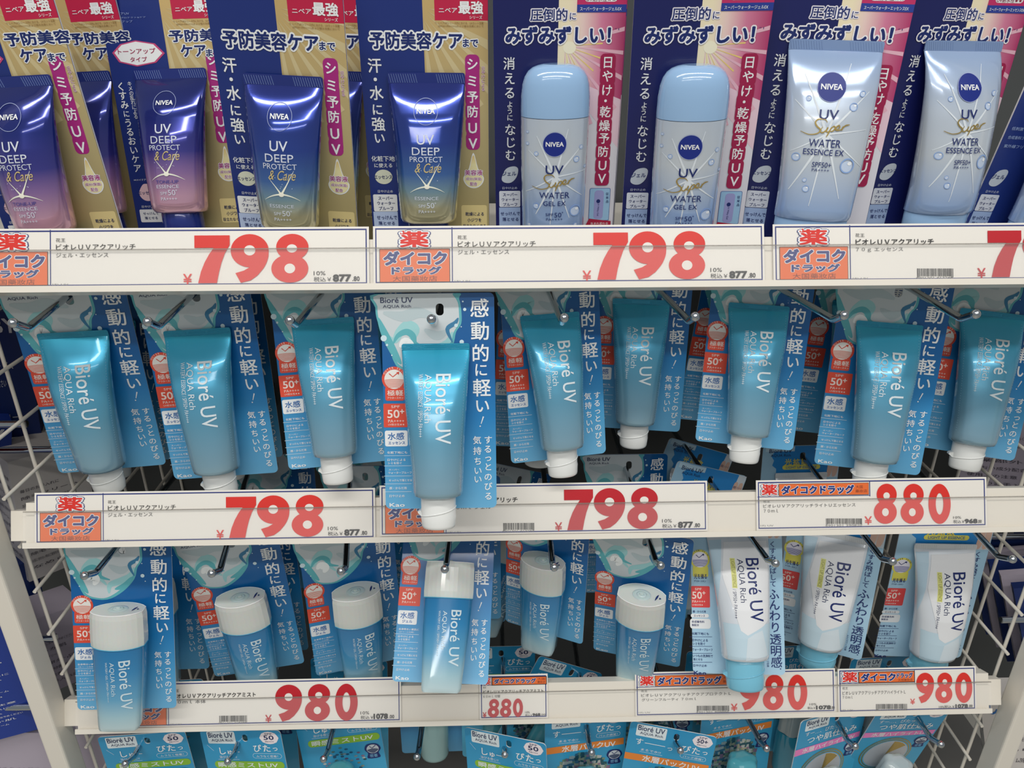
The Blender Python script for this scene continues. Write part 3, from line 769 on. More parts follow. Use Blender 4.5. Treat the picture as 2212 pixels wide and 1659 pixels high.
    cp.loft([[((cx + 15.6 * f * math.cos(2 * PI * i / 36)) / 1000, -(S.gap + d + 13.2 * f * math.sin(2 * PI * i / 36)) / 1000, (Y(1566) - H * g) / 1000) for i in range(36)] for g, f in ((0, .96), (.04, 1), (.9, 1), (1, .95))], navy_plastic)
    cp.obj('cap', o)
    return root

CR = None
def nivea_water_art(b, kind):
    """navy / pink card: crimson column, rays, white title"""
    m = ruler(HN, 1040, 0, 3.319); k = .288 / 3.319; h = 198
    x0 = m(545, 400)[0]
    b.rect(x0, -h + 2, 45.3, -1, pale_print, 1)
    b.flat([(x0, -1), (45.3, -1), (45.3, -78), (x0, -60)], [(0, 1, 2, 3)], pink_rays, .16)
    b.flat([(x0, -60), (45.3, -78), (45.3, -112)], [(0, 1, 2)], ink('e6c9d6'), .16)
    ox, oy = m(600, 330)
    for i in range(11):
        a = math.radians(-92 + i * 10.5); w = math.radians(2.2 if i % 2 else 3.6); r = 26 if i % 2 else 56
        P = [(ox, oy)]
        for aa in (a, a + w):
            t = min(r, (45 - ox) / max(1e-3, math.cos(aa))) if math.cos(aa) > 0.01 else r
            if math.cos(aa) < 0: t = min(t, (x0 - ox) / math.cos(aa))
            P.append((ox + t * math.cos(aa), oy + t * math.sin(aa)))
        b.flat(P, [(0, 1, 2)], ink('ecd07c') if r < 30 else ink('e4b4c4'), .24)
    b.disc(ox + 3, oy - 1, 4.5, 4, ink('f6efd2'), 3, 2)
    def T(s, x0, y0, x1, y1, mm=W_, off=0.014, **kw):
        p, q = m(x0, y1), m(x1, y0); b.txt(s, p[0], p[1], q[0], q[1], mm, off, **kw)
    p, q = m(683, 88), m(1035, 30); b.rect(p[0], p[1], 45.3, q[1], ink('2b3f96'), 5)
    b.rect(p[0], q[1], 45.3, -1, ink('c23066'), 5); p, q = m(740, 12), m(975, -40); b.poly(rr(p[0], p[1], q[0], min(q[1], -3), 2), W_, 6)
    T({'gel': 'スーパーウォータージェルEX', 'essence': 'スーパーウォーターエッセンスEX', 'cut': 'スーパーウォーター'}[kind], 705, 48, 1003, 76, off=0.01, L=7)
    T('UV耐水性★★', 750, -25, 965, 8, ink('8a2040'), .01, L=8)
    T('圧倒的', 350, 60, 615, 150, NAVY, .02, halo=ink('e9e6ee'), hoff=.08, res=3); T('に', 632, 92, 676, 140, NAVY, .02, halo=ink('e9e6ee'), hoff=.12)
    T('みずみずしい！', 175, 190, 925, 312, NAVY, .045, halo=ink('f2f0f2'), hoff=.075, res=3, L=7)
    T('*1', 952, 200, 985, 215, NAVY, 0)
    if kind != 'cut':
        colT(b, m, 100, [('消', 198, 455), ('え', 200, 562), ('る', 202, 665), ('よ', 203, 748, 55), ('う', 203, 795, 55), ('に', 203, 843, 55), ('な', 205, 930), ('じ', 207, 1020), ('む', 208, 1112)], ink('e3e6ea'), .012, k=k)
    else:
        yl = ink('e6d23a'); colT(b, m, 120, [('カ', 240, 560), ('ッ', 240, 680), ('ト', 240, 800)], yl, .03, k=k)
        for i, s in enumerate(('低刺激フリー', '合成香料フリー', '紫外線フリー')): T(s, 130, 900 + 60 * i, 320, 925 + 60 * i, ink('9fb4dc'), 0)
    p = m(203, 1250); sx = 1
    b.poly(smooth([(p[0] - 6.2, p[1] - 3), (p[0] - 3, p[1] + 4), (p[0] + 3, p[1] + 6), (p[0] + 6.2, p[1] + 4), (p[0] + 5, p[1] - 2), (p[0] + 1, p[1] - 6), (p[0] - 4, p[1] - 6)], 4), ink('c3ccd6'), 2)
    T('エッセンス' if kind == 'essence' else 'ジェル', *((140, 1232, 268, 1258) if kind == 'essence' else (148, 1228, 248, 1258)), NAVY, .02)
    T('日やけ止め', 150, 1337, 255, 1356, ink('cdd3e4'), 0)
    p, q = m(128, 1483), m(278, 1367); b.poly(rr(p[0], p[1], q[0], q[1], 1), ink('d9dee8'), 2)
    T('スーパー', 153, 1382, 255, 1405, NAVY); T('ウォーター', 145, 1418, 265, 1440, NAVY); T('プルーフ', 155, 1452, 255, 1476, NAVY)
    p, q = m(128, 1640), m(278, 1485); b.rect(p[0], p[1], q[0], q[1], ink('9fb6dc'), 2)
    T('せっけんで', 137, 1517, 275, 1543, NAVY); T('落とせる', 150, 1557, 265, 1584, NAVY)
    cr = ink('a01c4c'); dy = 72 if kind == 'essence' else 0
    its = [('日', 905, 445), ('や', 903, 545), ('け', 897, 645), ('・', 888, 722), ('乾', 885, 800), ('燥', 880, 900), ('予', 877, 990), ('防', 870, 1085), ('U', 866, 1182), ('V', 862, 1275)]
    sc = .87 if kind == 'essence' else 1
    its = [(c, x, 445 + (y - 445) * sc + dy) for c, x, y in its]
    for c, x, y in its:
        p = m(x, y); b.poly(rr(p[0] - 5.4, p[1] - 5.6, p[0] + 5.4, p[1] + 5.6, 2.8), cr, 7)
    colT(b, m, 96, its, W_, .014, k=k, halo=None) if False else [b.ch(c, *m(x, y), (112 if c in 'UV' else 96) * k, W_, .014, L=8) for c, x, y in its]
    if kind == 'gel':
        p, q = m(765, 1580), m(925, 1346); b.poly(rr(p[0], p[1], q[0], q[1], 1.2), ink('2a4a9a'), 6); b.poly(rr(p[0] + .3, p[1] + .3, q[0] - .3, q[1] - .3, 1), ink('9cc4e2'), 7)
        p, q = m(800, 1568), m(878, 1362); b.poly(rr(p[0], p[1], q[0], q[1], 2.4), ink('9d9fcf'), 8); c = m(836, 1440); b.disc(c[0], c[1], 1.5, 1.5, NAVY, 9, 1, 14)
        b.txt('UV Milky Gel', c[0] - .9, m(0, 1555)[1], c[0] + .9, m(0, 1460)[1], NAVY, 0, rot=-90, L=9)
        for i, c in enumerate('従来品'): b.ch(c, *m(900, 1388 + 27 * i), 27 * k, NAVY, .01, L=8)
        p, q = m(730, 1640), m(925, 1582); b.poly([(p[0], p[1]), (q[0], p[1]), (q[0], q[1]), m(770, 1565)], ink('b02040'), 8); T('生まれ変わる', 780, 1590, 905, 1608, off=0, L=9)

def script_super(t, x0, y0, x1, y1, m, L=6, w=.75):
    # hand-written word drawn as pen strokes
    for st in ([(505, 1226), (488, 1208), (450, 1208), (433, 1228), (445, 1254), (468, 1275), (455, 1300), (405, 1310), (352, 1292)],
               [(480, 1256), (470, 1284), (484, 1294), (506, 1276), (513, 1258), (506, 1284), (520, 1286), (534, 1262)],
               [(534, 1256), (524, 1288), (510, 1322)], [(526, 1276), (546, 1250), (558, 1260), (545, 1280), (528, 1284)],
               [(562, 1272), (584, 1260), (580, 1243), (565, 1254), (566, 1274), (594, 1270), (606, 1250)],
               [(606, 1246), (600, 1276)], [(602, 1264), (620, 1242), (646, 1236)]):
        P = [(x0 + (x - 350) / 296 * (x1 - x0), y1 - (y - 1206) / 116 * (y1 - y0)) for x, y in st]
        P = smooth(P, 5, closed=False); n = len(P)
        t.strip(P, [w * (.45 + .75 * math.sin(PI * i / (n - 1))) for i in range(n)], m, L)

def bubbles(t, spots):
    for x, y, r in spots:
        t.disc(x, y, r, r, ink('8eaee0'), 4, 1, 20, hole=.82); t.disc(x - r * .1, y - r * .15, r * .8, r * .75, ink('c6d6ee'), 3, 1, 18); t.disc(x + r * .25, y + r * .3, r * .3, r * .25, ink('f2f6fa'), 5, 1, 10)
def light_beams(t, cx, cy, R, T):
    m = ink('dfe7ee')
    for a, w in ((35, 1.0), (68, .9), (128, 1.0), (150, .8), (200, .7), (232, 1.3), (262, .9), (300, 1.0), (335, .8), (5, .6)):
        ar = math.radians(a); n = 8
        pts = [(cx + R * s / n * math.cos(ar), cy + R * 1.6 * s / n * math.sin(ar)) for s in range(n + 1)]
        pts = [p for p in pts if abs(p[0] - T(p[1])[0]) < T(p[1])[1] * .92]
        if len(pts) > 2: t.strip(pts, [w * 1.8 * (1 - i / len(pts)) + .2 for i in range(len(pts))], m, 1)

def make_water_gel_pack():
    root = thing('carded_water_gel_bottle', '', 'sunscreen')
    b = Build(); card_slab(b, 91, 198, dark_navy_card, None, 3, 1.2); nivea_water_art(b, 'gel'); b.obj('backing_card', root)
    m = ruler(HN, 1040, 0, 3.319, -.5, 3.0)
    xs = [m(x, 1000)[0] for x in (280, 750)]; c = sum(xs) / 2; a = (xs[1] - xs[0]) / 2
    Y = lambda y: m(510, y)[1]; dep = 16
    rowsB = [(Y(832), c, a, 15.5), (Y(1200), c, a * .985, 15.5), (Y(1600), c + .3, a * .95, 15), (Y(1680), c + .3, a * .9, 14.5), (Y(1700), c + .3, a * .8, 12.5)]
    T = TubeShape(rowsB, .6)
    T.F0 = T.F
    o = Build(); R = []
    def ring(y, cx, hx, hy): return [((cx + hx * math.cos(2 * PI * i / 44)) / 1000, -(dep + hy * math.sin(2 * PI * i / 44)) / 1000, y / 1000) for i in range(44)]
    for y, cx, hx, hy in rowsB: R.append(ring(y, cx, hx, hy))
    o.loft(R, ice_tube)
    def F(x, y, l):
        cx, hx, hy = T.at(y); u = min(.99, abs(x - cx) / hx); return (x / 1000, -(dep + hy * math.sqrt(1 - u * u) + l + .12) / 1000, y / 1000)
    o.F = F; o.curved = True
    cc = m(505, 1000); light_beams(o, m(510, 1220)[0], m(510, 1220)[1], 22, T.at)
    navy_disc(o, cc[0], cc[1], 8.4)
    def TT(s, x0, y0, x1, y1, mm, off=0.0, **kw):
        p, q = m(x0, y1), m(x1, y0); o.txt(s, p[0], p[1], q[0], q[1], mm, off, L=6, res=3, **kw)
    TT('UV', 443, 1143, 565, 1202, NAVY, .01); script_super(o, *m(350, 1320), *m(645, 1205), gold_ink)
    TT('WATER', 400, 1326, 608, 1370, NAVY); TT('GEL EX', 427, 1387, 582, 1420, NAVY, .005); TT('SPF', 443, 1470, 498, 1490, NAVY); TT('50', 502, 1465, 552, 1498, NAVY); TT('+', 553, 1458, 565, 1472, NAVY); TT('PA++++', 447, 1503, 560, 1521, NAVY)
    bubbles(o, [(*m(x, y), r / 3.319 * .3) for x, y, r in ((380, 1068, 17), (656, 1105, 24), (380, 1425, 24), (648, 1458, 47), (425, 1577, 14), (322, 925, 10), (690, 1025, 16), (322, 1005, 12), (720, 1165, 12), (560, 1580, 12), (650, 1555, 16), (335, 1560, 14))])
    body = o.obj('bottle_body', root)
    d = Build(); R = []
    yt = Y(470); ys = Y(828); H = yt - ys
    for f, g in ((0, 1.0), (.1, 1.005), (.4, .995), (.62, .96), (.76, .90), (.87, .80), (.94, .67), (.98, .52), (1.0, .38)):
        R.append(ring(ys + H * f, c, a * g * 1.0, 15.6 * g ** 1.1))
    d.loft(R, ice_cap)
    d.obj('domed_cap', body)
    return root

def make_water_essence_pack(kind='essence'):
    root = thing('carded_water_essence_tube', '', 'sunscreen')
    b = Build(); card_slab(b, 91, 198, dark_navy_card if kind == 'essence' else navy_card, None, 3, 1.2); nivea_water_art(b, kind); b.obj('backing_card', root)
    m = ruler(HE, 1620, 0, 3.318, -2.0, 2.5); P = lambda x, y: m(x, y)
    pts = [((285, 385), (962, 400), 1.0), ((278, 470), (945, 480), 5), ((262, 640), (905, 650), 10), ((240, 850), (850, 870), 13.5), ((215, 1100), (790, 1120), 16), ((185, 1380), (720, 1410), 17.5), ((165, 1500), (690, 1535), 17.5), ((163, 1525), (680, 1563), 16.5)]
    rows = []
    for l, r, d in pts:
        a, c = P(*l), P(*r); rows.append(((a[1] + c[1]) / 2, (a[0] + c[0]) / 2, (c[0] - a[0]) / 2, d))
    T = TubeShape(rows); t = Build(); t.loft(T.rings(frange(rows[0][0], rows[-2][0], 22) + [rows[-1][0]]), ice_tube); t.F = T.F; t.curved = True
    q = P(500, 960); light_beams(t, q[0], q[1], 30, T.at)
    c0 = P(555, 643); navy_disc(t, c0[0], c0[1], 9.4)
    def cen(x, y, w, h): 
        p = P(x, y); return p[0] - w / 2, p[1] - h / 2, p[0] + w / 2, p[1] + h / 2
    k = .30 / 3.318
    for s, x, y, w, h, mm, off, sh in (('UV', 522, 828, 135, 66, NAVY, .01, 0), ('Super', 492, 918, 345, 125, gold_ink, 0, .45), ('WATER', 485, 1020, 230, 55, NAVY, 0, 0), ('ESSENCE EX', 475, 1080, 292, 42, NAVY, .005, 0), ('SPF50+', 458, 1163, 138, 38, NAVY, 0, 0), ('PA++++', 450, 1198, 125, 20, NAVY, 0, 0)):
        if s == 'Super': script_super(t, *cen(x, y, w * k, h * k), mm)
        else: t.txt(s, *cen(x, y, w * k, h * k), mm, off, L=6, res=3, shear=sh)
    bubbles(t, [(*P(x, y), r * k) for x, y, r in ((393, 718, 20), (698, 778, 30), (293, 1112, 30), (635, 1172, 55), (350, 1322, 25), (343, 1265, 15), (770, 690, 22))])
    o = t.obj('tube', root)
    crimp(o, T, P(620, 315)[1], P(620, 392)[1], mat('ice_crimp', '8ea9d6', .22, .3, coat=.8), 'slant')
    cx, a, d = T.at(rows[-1][0]); cp = Build(); y0 = rows[-1][0]
    cp.loft([[((cx + a * .97 * f * math.cos(2 * PI * i / 36)) / 1000, -(T.gap + d + 15.5 * f * math.sin(2 * PI * i / 36)) / 1000, (y0 - 18 * g) / 1000) for i in range(36)] for g, f in ((0, .97), (.05, 1), (.9, .99), (1, .94))], ice_cap)
    cp.obj('cap', o)
    return root

# ------------------------------------------------------------------ sky-blue cards of the lowest row
def make_mist_pack(kind):
    root = thing({'mist': 'carded_mist_bottle', 'pack': 'carded_water_pack_bottle', 'glow': 'carded_highlight_bottle', 'plain': 'carded_clear_bottle'}[kind], '', 'sunscreen')
    b = Build(); hole = (1.5, -13, 7, -5); card_slab(b, 86, 150, sky_card if kind != 'plain' else blue_card, hole, 4)
    g = {'mist': ink('8fc03c'), 'pack': ink('e8893a'), 'glow': ink('ee86c4'), 'plain': ink('5fb0d8')}[kind]
    b.poly(rr(-36, -15.5, -6, -1.5, 1.5), ink('dfeaee'), 2)
    b.txt('Bioré UV', -34.5, -8.5, -8, -2.6, DK, .01, res=3); b.txt('AQUA Rich', -32, -13.5, -9, -10, DK)
    pts = [(30 + (9.5 if i % 2 else 10.2) * math.cos(2 * PI * i / 16), -8.5 + 7.2 * math.sin(2 * PI * i / 16)) for i in range(16)]
    b.poly(pts, ink('efe6ea'), 2); b.txt('SPF', 26, -4.8, 34, -2.8, DK, 0); b.txt('50' if kind == 'mist' else '50+', 24.5, -10.5, 35, -5.6, DK, .02); b.txt('PA++++', 25.5, -13.5, 34.5, -11.8, DK, 0)
    if kind in ('mist', 'plain'):
        b.ch('し', -23, -24, 9.5, W_, .014); b.ch('ゅ', -14.5, -25, 8, W_, .014); b.ch('ー', -7, -25, 7, W_, .01)
        b.txt('浴びる感じ!?', -27, -32.5, -8, -29.5, W_); b.strip([(-29, -34), (-6, -34)], .4, LINE, 3)
        for c, x, s in (('ぴ', 15.5, 9.5), ('た', 25.5, 9.5), ('っ', 34.5, 7)): b.ch(c, x, -20.5, s, W_, .014)
        b.poly(rr(9, -32.5, 40, -26.5, 3), LINE, 2); b.poly(rr(9.4, -32.1, 39.6, -26.9, 2.6), sky_card, 3); b.txt('ムラなく密着！', 13, -31, 36, -28.3, W_)
        for sx in (-1, 1): b.strip([(sx * 36 - (8 if sx > 0 else 0) - 2, -17), (sx * 36 - (8 if sx > 0 else 0) + (4 if sx < 0 else -5), -24)], .35, LINE, 3)
        b.poly(rr(-34 if kind == 'mist' else -43, -44.5, 41, -36, 4), g, 3); b.txt('瞬感ミストUV', -30, -43.2, 34, -37.2, W_, .014, L=5)
    elif kind == 'pack':
        b.ch('す', -31, -22, 8.5, W_, .01); b.strip([(-25.5, -22.5), (-5, -22.5)], .7, W_, 4); b.ch('っ', 0, -23.5, 7, W_, .01)
        b.txt('まるで水!?', -28, -32.5, -8, -29.5, W_); b.strip([(-29, -34), (-6, -34)], .4, LINE, 3)
        for c, x, s in (('ぴ', 15.5, 9.5), ('た', 25.5, 9.5), ('っ', 34.5, 7)): b.ch(c, x, -20.5, s, W_, .014)
        b.poly(rr(11, -32, 37, -26.5, 2.8), LINE, 2); b.poly(rr(11.4, -31.6, 36.6, -26.9, 2.4), sky_card, 3); b.txt('パック感覚！', 14, -30.8, 34, -28.2, W_)
        b.poly([(-43, -46), (41, -43), (41, -35), (-43, -38)], g, 3); b.txt('水層パックUV', -25, -45, 32, -37, W_, .014, L=5)
    else:
        b.txt('すー…、ぴたっ', -34, -22, 8, -17, W_, 0)
        b.txt('つや肌仕込み', -30, -33, 34, -24.5, W_, .014, res=3)
        b.poly([(-43, -46), (41, -44), (41, -37), (-43, -37.5)], g, 3); b.txt('水層ハイライトUV', -34, -44.5, 34, -38, W_, .014, L=5)
    # badge beside the band
    b.poly(smooth([(26, -49), (36, -49), (40, -55), (37, -60), (38, -66), (25, -66), (26, -60), (23, -55)], 3), NAVY, 4); b.disc(31.5, -55, 6.4, 5.4, ink('cfd6dc'), 5, 1, 20); b.poly(smooth([(25.5, -56), (31.5, -54.5), (37.5, -56), (31.5, -60)], 4), ink('55607a'), 6)
    b.strip([(28.5, -51.5), (31, -54), (35, -50.8)], .8, NAVY, 7)
    b.txt('密着', 27.5, -65, 35.5, -61, ink('7fb4d8'), .01, L=7)
    # foil picture
    if kind == 'mist':
        for i in range(44):
            a = random.uniform(0, 2 * PI); r = random.uniform(12, 26)
            b.disc(-2 + r * math.cos(a), -74 + r * .95 * math.sin(a), 1.9, 1.1, random.choice(list(holo.values())), 3, 1, 12)
    elif kind == 'pack':
        hv = list(holo.values())
        for i in range(-9, 10):
            for j in range(-9, 10):
                x, y = i * 3.1, j * 2.9
                if (x / 29) ** 2 + (y / 27) ** 2 < 1:
                    q = [(x + random.uniform(-.9, .9) + dx, y + random.uniform(-.9, .9) + dy) for dx, dy in ((-2, -1.8), (2, -1.8), (2, 1.8), (-2, 1.8))]
                    b.flat([(-3 + px, -76 + py) for px, py in q], [(0, 1, 2, 3)], random.choice(hv), .24)
    elif kind == 'glow':
        for r, c in ((30, gold_ink), (28.6, sky_card), (27.4, gold_ink), (26, sky_card), (25, silver_ink)): b.disc(-3, -76, r, r * .92, c, 3 + 1.2 * (31 - r), 2, 44)
        b.flat([(-3, -76)] + [(-3 + 24 * math.cos(math.radians(a)), -76 + 22 * math.sin(math.radians(a))) for a in (40, 55, 70, 85)], [(0, 1, 2, 3, 4)], gold_ink, .92)
    b.obj('backing_card', root)
    # bottle
    dep = 19; cx = -2; o = Build()
    def ring(y, r, n=32, w=1.0): return [((cx + r * w * math.cos(2 * PI * i / n)) / 1000, -(dep + r * .86 * math.sin(2 * PI * i / n)) / 1000, y / 1000) for i in range(n)]
    if kind == 'glow': y0 = -62
    elif kind == 'plain': y0 = -42
    else: y0 = -56
    bm = mist_body if kind in ('mist', 'plain') else mat('aqua_bottle', '2fa0c0', .15, coat=1.0)
    o.loft([ring(y0 - d, r) for d, r in ((38, 17), (44, 17.5), (70, 17.2), (90, 16.5), (94, 15.5), (96, 13))], bm)
    bo = o.obj('bottle_body', root)
    c = Build(); n = 32
    def wob(y, r, amp): return [((cx + (r + amp * math.cos(6 * 2 * PI * i / n)) * math.cos(2 * PI * i / n)) / 1000, -(dep + (r + amp * math.cos(6 * 2 * PI * i / n)) * .86 * math.sin(2 * PI * i / n)) / 1000, y / 1000) for i in range(n)]
    am = 0 if kind in ('mist', 'plain') else 1.2
    c.loft([wob(y0 - d, r, am * (r / 17)) for d, r in ((37.5, 16.8), (30, 16.6), (15, 16.4), (7, 16), (3, 14.6), (1, 12), (0, 8))], aqua_clear if kind != 'glow' else mat('clear_silver_plastic', 'c9d6d8', .08, alpha=.8, coat=1))
    c.loft([ring(y0 - d, r) for d, r in ((34, 9), (22, 9), (20, 7), (8, 6.5), (6, 5))], mat('inner_nozzle', '8fd0d8', .3))
    c.obj('cap', bo)
    return root

# ------------------------------------------------------------------ price tags
def digit(b, d, x0, y0, x1, y1, m, bg, L=5):
    W, H = x1 - x0, y1 - y0
    P = lambda pts: [(x0 + x * W, y0 + y * H) for x, y in pts]
    if d == '7': b.poly(P([(0, 1), (1, 1), (1.0, .80), (.86, .62), (.76, .42), (.69, .22), (.63, 0), (.10, 0), (.18, .24), (.29, .44), (.42, .61), (.55, .74), (0, .74)]), m, L)
    elif d == '8':
        b.poly(P(ell(.55, .73, .42, .27, 36)), m, L); b.poly(P(ell(.48, .29, .48, .29, 36)), m, L)
        b.poly(P(ell(.54, .70, .135, .085, 24)), bg, L + 1); b.poly(P(ell(.48, .29, .14, .10, 24)), bg, L + 1)
    elif d == '9':
        b.poly(P(ell(.5, .66, .5, .34, 40)), m, L); b.poly(P(ell(.5, .665, .15, .105, 24)), bg, L + 1)
        b.poly(P(smooth([(1.0, .66), (.98, .5), (.88, .32), (.7, .15)], 4, False) + [(.52, .05), (.26, 0), (.12, .2), (.34, .25), (.52, .33)]), m, L)
    elif d == '0': b.region([P(ell(.5, .5, .46, .5, 44, .0)), P(ell(.5, .5, .16, .27, 28, .02))], m, L)
REDP = ink('e0342c'); DRED = ink('c2202c'); BRD = ink('27357c'); ORG = ink('ec7136'); BLK = ink('2a2a2c')
def shop_logo(b, P, big=True, split=False):
    """red character over the orange shop panel"""
def make_tag(w, loc, rot, label, kind, price, lines, tax, red, barcode=None, bold=False, mapping=None):
    o = thing('price_tag', label, 'price tag', loc, rot, group=None)
    b = Build(F=lambda x, y, l: (x / 1000, -l / 1000, y / 1000)); h = 44
    P = [(0, 0), (w, 0), (w, h), (0, h)]
    b.box(0, w / 1000, 0, .0005, 0, h / 1000, tag_white)
    for (xa, ya, xb, yb) in ((1.6, 1.5, w - 1.6, 2.5), (1.6, h - 2.5, w - 1.6, h - 1.5), (1.6, 1.5, 2.5, h - 1.5), (w - 2.5, 1.5, w - 1.6, h - 1.5)): b.rect(xa, ya, xb, yb, BRD, 2)
    b.obj('printed_paper', o)
    b = Build(F=lambda x, y, l: (x / 1000, -l / 1000 - .0001, y / 1000))
    if kind == 'A': mp = lambda X, Y: ((X - 32) / 7.2 * w / 293, h - (Y - (38 - (X - 32) * .0095)) / 7.6)
    elif kind == 'B': mp = lambda X, Y: ((X - 120) / 8.77, h - (Y - (88 - (X - 120) * .018)) / 9.25)
    elif kind == 'C': mp = lambda X, Y: ((X - 1330) / 4.67, h - (Y - (25 - (X - 1330) * .015)) / 4.75)
    else: mp = lambda X, Y: ((X - 1838) / 4.46, h - (Y - 47) / 4.5)
    def T(s, x0, y0, x1, y1, m=BLK, off=0.0, **k):
        xm = (x0 + x1) / 2; p, q = (mp(x0, y1)[0], mp(xm, y1)[1]), (mp(x1, y0)[0], mp(xm, y0)[1]); b.txt(s, p[0], p[1], q[0], q[1], m, off, **k)
    def R(x0, y0, x1, y1, m, L=2):
        xm = (x0 + x1) / 2; p, q = (mp(x0, y1)[0], mp(xm, y1)[1]), (mp(x1, y0)[0], mp(xm, y0)[1]); b.rect(p[0], p[1], q[0], q[1], m, L)
    def kusuri(x0, y0, x1, y1):
        for of, mm, l in ((.12, BRD, 3), (.09, W_, 4), (.03, REDP, 5)): T('薬', x0, y0, x1, y1, mm, of, L=l)
        p = mp(x0 + (x1 - x0) * .1, y0 - (y1 - y0) * -.02); b.disc(p[0], p[1], .9, .9, REDP, 6, 1, 12); b.disc(p[0] - .9, p[1] - .6, .8, .8, W_, 6, 1, 12)
    def orange(x0, y0, x1, y1): R(x0 - 3, y0 - 3, x1 + 3, y1 + 3, BLK, 3); R(x0, y0, x1, y1, ORG, 4)
    def LG(s, x0, y0, x1, y1): T(s, x0, y0, x1, y1, W_, .10, L=5); T(s, x0, y0, x1, y1, BRD, .055, L=6)
    def bars(x0, y0, x1, y1):
        x = x0; random.seed(len(label))
        while x < x1:
            wd = random.choice((2, 3, 4, 5)) * (x1 - x0) / 290; R(x, y0, min(x1, x + wd), y1 + (6 if x < x0 + 12 or x > x1 - 12 else 0), BLK, 3); x += wd + random.choice((2, 3, 5)) * (x1 - x0) / 290
        T('4901301 ' + str(barcode), x0 - 8, y1 + 2, x1 - 4, y1 + (x1 - x0) * .07, ink('8a8a88'), 0)
    if kind == 'A':
        R(451, 42, 456, 358, BRD); kusuri(178, 68, 325, 156)
        orange(68, 168, 438, 352); LG('ダイコク', 90, 182, 422, 256); LG('ドラッグ', 132, 268, 392, 310); T('大国藥妝店', 135, 320, 372, 350, ink('7a3a2a'), 0)
        T('花王', 483, 89, 533, 110); T(lines[0], 484, 120, 484 + lines[2], 154, off=.018 if bold else .004); T(lines[1], 484, 170, 484 + lines[3], 196)
        T('1F) UV', 465, 343, 548, 356, ink('8a8a88'))
        if barcode: bars(820, 290, 1020, 335)
        T('¥', 1153, 288, 1198, 345, red, .01)
        xs = ((1213, 1400, 70, 340), (1405, 1607, 62, 338), (1620, 1825, 60, 337)) if price[0] == '7' else ((1226, 1420, 64, 340), (1440, 1630, 62, 340), (1645, 1840, 62, 340))
        for d, (xa, xb, ya, yb) in zip(price, xs):
            if d == '0': xa += 8; xb -= 8
            p, q = mp(xa, yb), mp(xb, ya); digit(b, d, p[0], p[1], q[0], q[1], red, tag_white)
        T('10%', 1845, 271, 1908, 294); T('税込￥', 1845, 303, 1938, 330)
        a, c = tax.split('.'); T(a, 1950 if len(a) == 3 else 1942, 291, 2042, 328, off=.05); T('.' + c, 2052, 300, 2090, 326, off=.02)
    elif kind == 'B':
        R(130, 212, 1010, 217, BRD); R(1004, 95, 1010, 215, BRD); kusuri(164, 122, 280, 204)
        orange(298, 112, 996, 204); LG('ダイコクドラッグ', 318, 128, 880, 194); T('大国', 896, 125, 950, 150, ink('7a3a2a')); T('藥妝店', 893, 158, 985, 184, ink('7a3a2a'))
        T('花王', 172, 248, 226, 267); T(lines[0], 172, 275, 172 + lines[2], 304, off=.004); T(lines[1], 175, 320, 175 + lines[3], 347)
        bars(660, 395, 945, 440); T('1F) UV', 150, 448, 250, 464, ink('8a8a88'))
        T('¥', 962, 378, 1018, 444, red, .01)
        for d, (xa, xb) in zip(price, ((1035, 1222), (1245, 1434), (1457, 1647))):
            p, q = mp(xa, 440), mp(xb, 110); digit(b, d, p[0], p[1], q[0], q[1], red, tag_white)
        T('10%', 1658, 376, 1720, 396); a, c = tax.split('.'); T('税込￥', *((1658, 405, 1745, 434) if len(a) == 3 else (1640, 407, 1708, 432))); T(a, 1750 if len(a) == 3 else 1718, 399, 1845, 432, off=.05); T('.' + c, 1850, 405, 1880, 430, off=.02)
    elif kind == 'C':
        R(1336, 90, 1696, 93, BRD); R(1693, 32, 1696, 92, BRD); kusuri(1352, 40, 1420, 86)
        orange(1430, 40, 1692, 88); LG('ダイコク', 1440, 46, 1602, 82); LG('ドラッグ', 1610, 44, 1684, 68); T('大国藥妝店', 1615, 72, 1684, 84, ink('7a3a2a'))
        T('花王', 1350, 110, 1376, 122); T(lines[0], 1350, 128, 1350 + lines[2], 146); T(lines[1], 1350, 152, 1350 + lines[3], 165)
        bars(1508, 192, 1656, 216); T('1F) UV', 1345, 216, 1398, 224, ink('8a8a88'))
        T('¥', 1672, 168, 1694, 195, red, .01)
        for d, (xa, xb) in zip(price, ((1702, 1786), (1792, 1876), (1884, 1972))):
            p, q = mp(xa, 190), mp(xb, 44); digit(b, d, p[0], p[1], q[0], q[1], red, tag_white)
        T('10%税込￥', 1808, 200, 1882, 215); a, c = tax.split('.'); T(a, 1888, 196, 1945, 213, off=.05); T('.' + c, 1950, 198, 1968, 210, off=.02)
    else:
        R(1843, 92, 2136, 94, BRD); kusuri(1852, 60, 1888, 90); orange(1896, 60, 2134, 91); LG('ダイコクドラッグ', 1904, 66, 2088, 86); T('大国', 2096, 64, 2130, 74, ink('7a3a2a')); T('藥妝店', 2096, 77, 2130, 88, ink('7a3a2a'))
        T('花王', 1855, 98, 1868, 106); T(lines[0], 1855, 114, 2122, 130, off=.006); T(lines[1], 1855, 136, 1930, 148)
        T('¥', 1852, 212, 1868, 236, red, .02)
        for d, (xa, xb) in zip(price, ((1874, 1926), (1928, 1980), (1984, 2032))):
            p, q = mp(xa, 236), mp(xb, 154); digit(b, d, p[0], p[1], q[0], q[1], red, tag_white)
        T('10%', 2040, 212, 2060, 221); T('税込￥', 2040, 224, 2070, 235); T('968', 2073, 222, 2106, 233, off=.05); T('.00', 2108, 224, 2130, 232)
    b.obj('print', o)
    return o
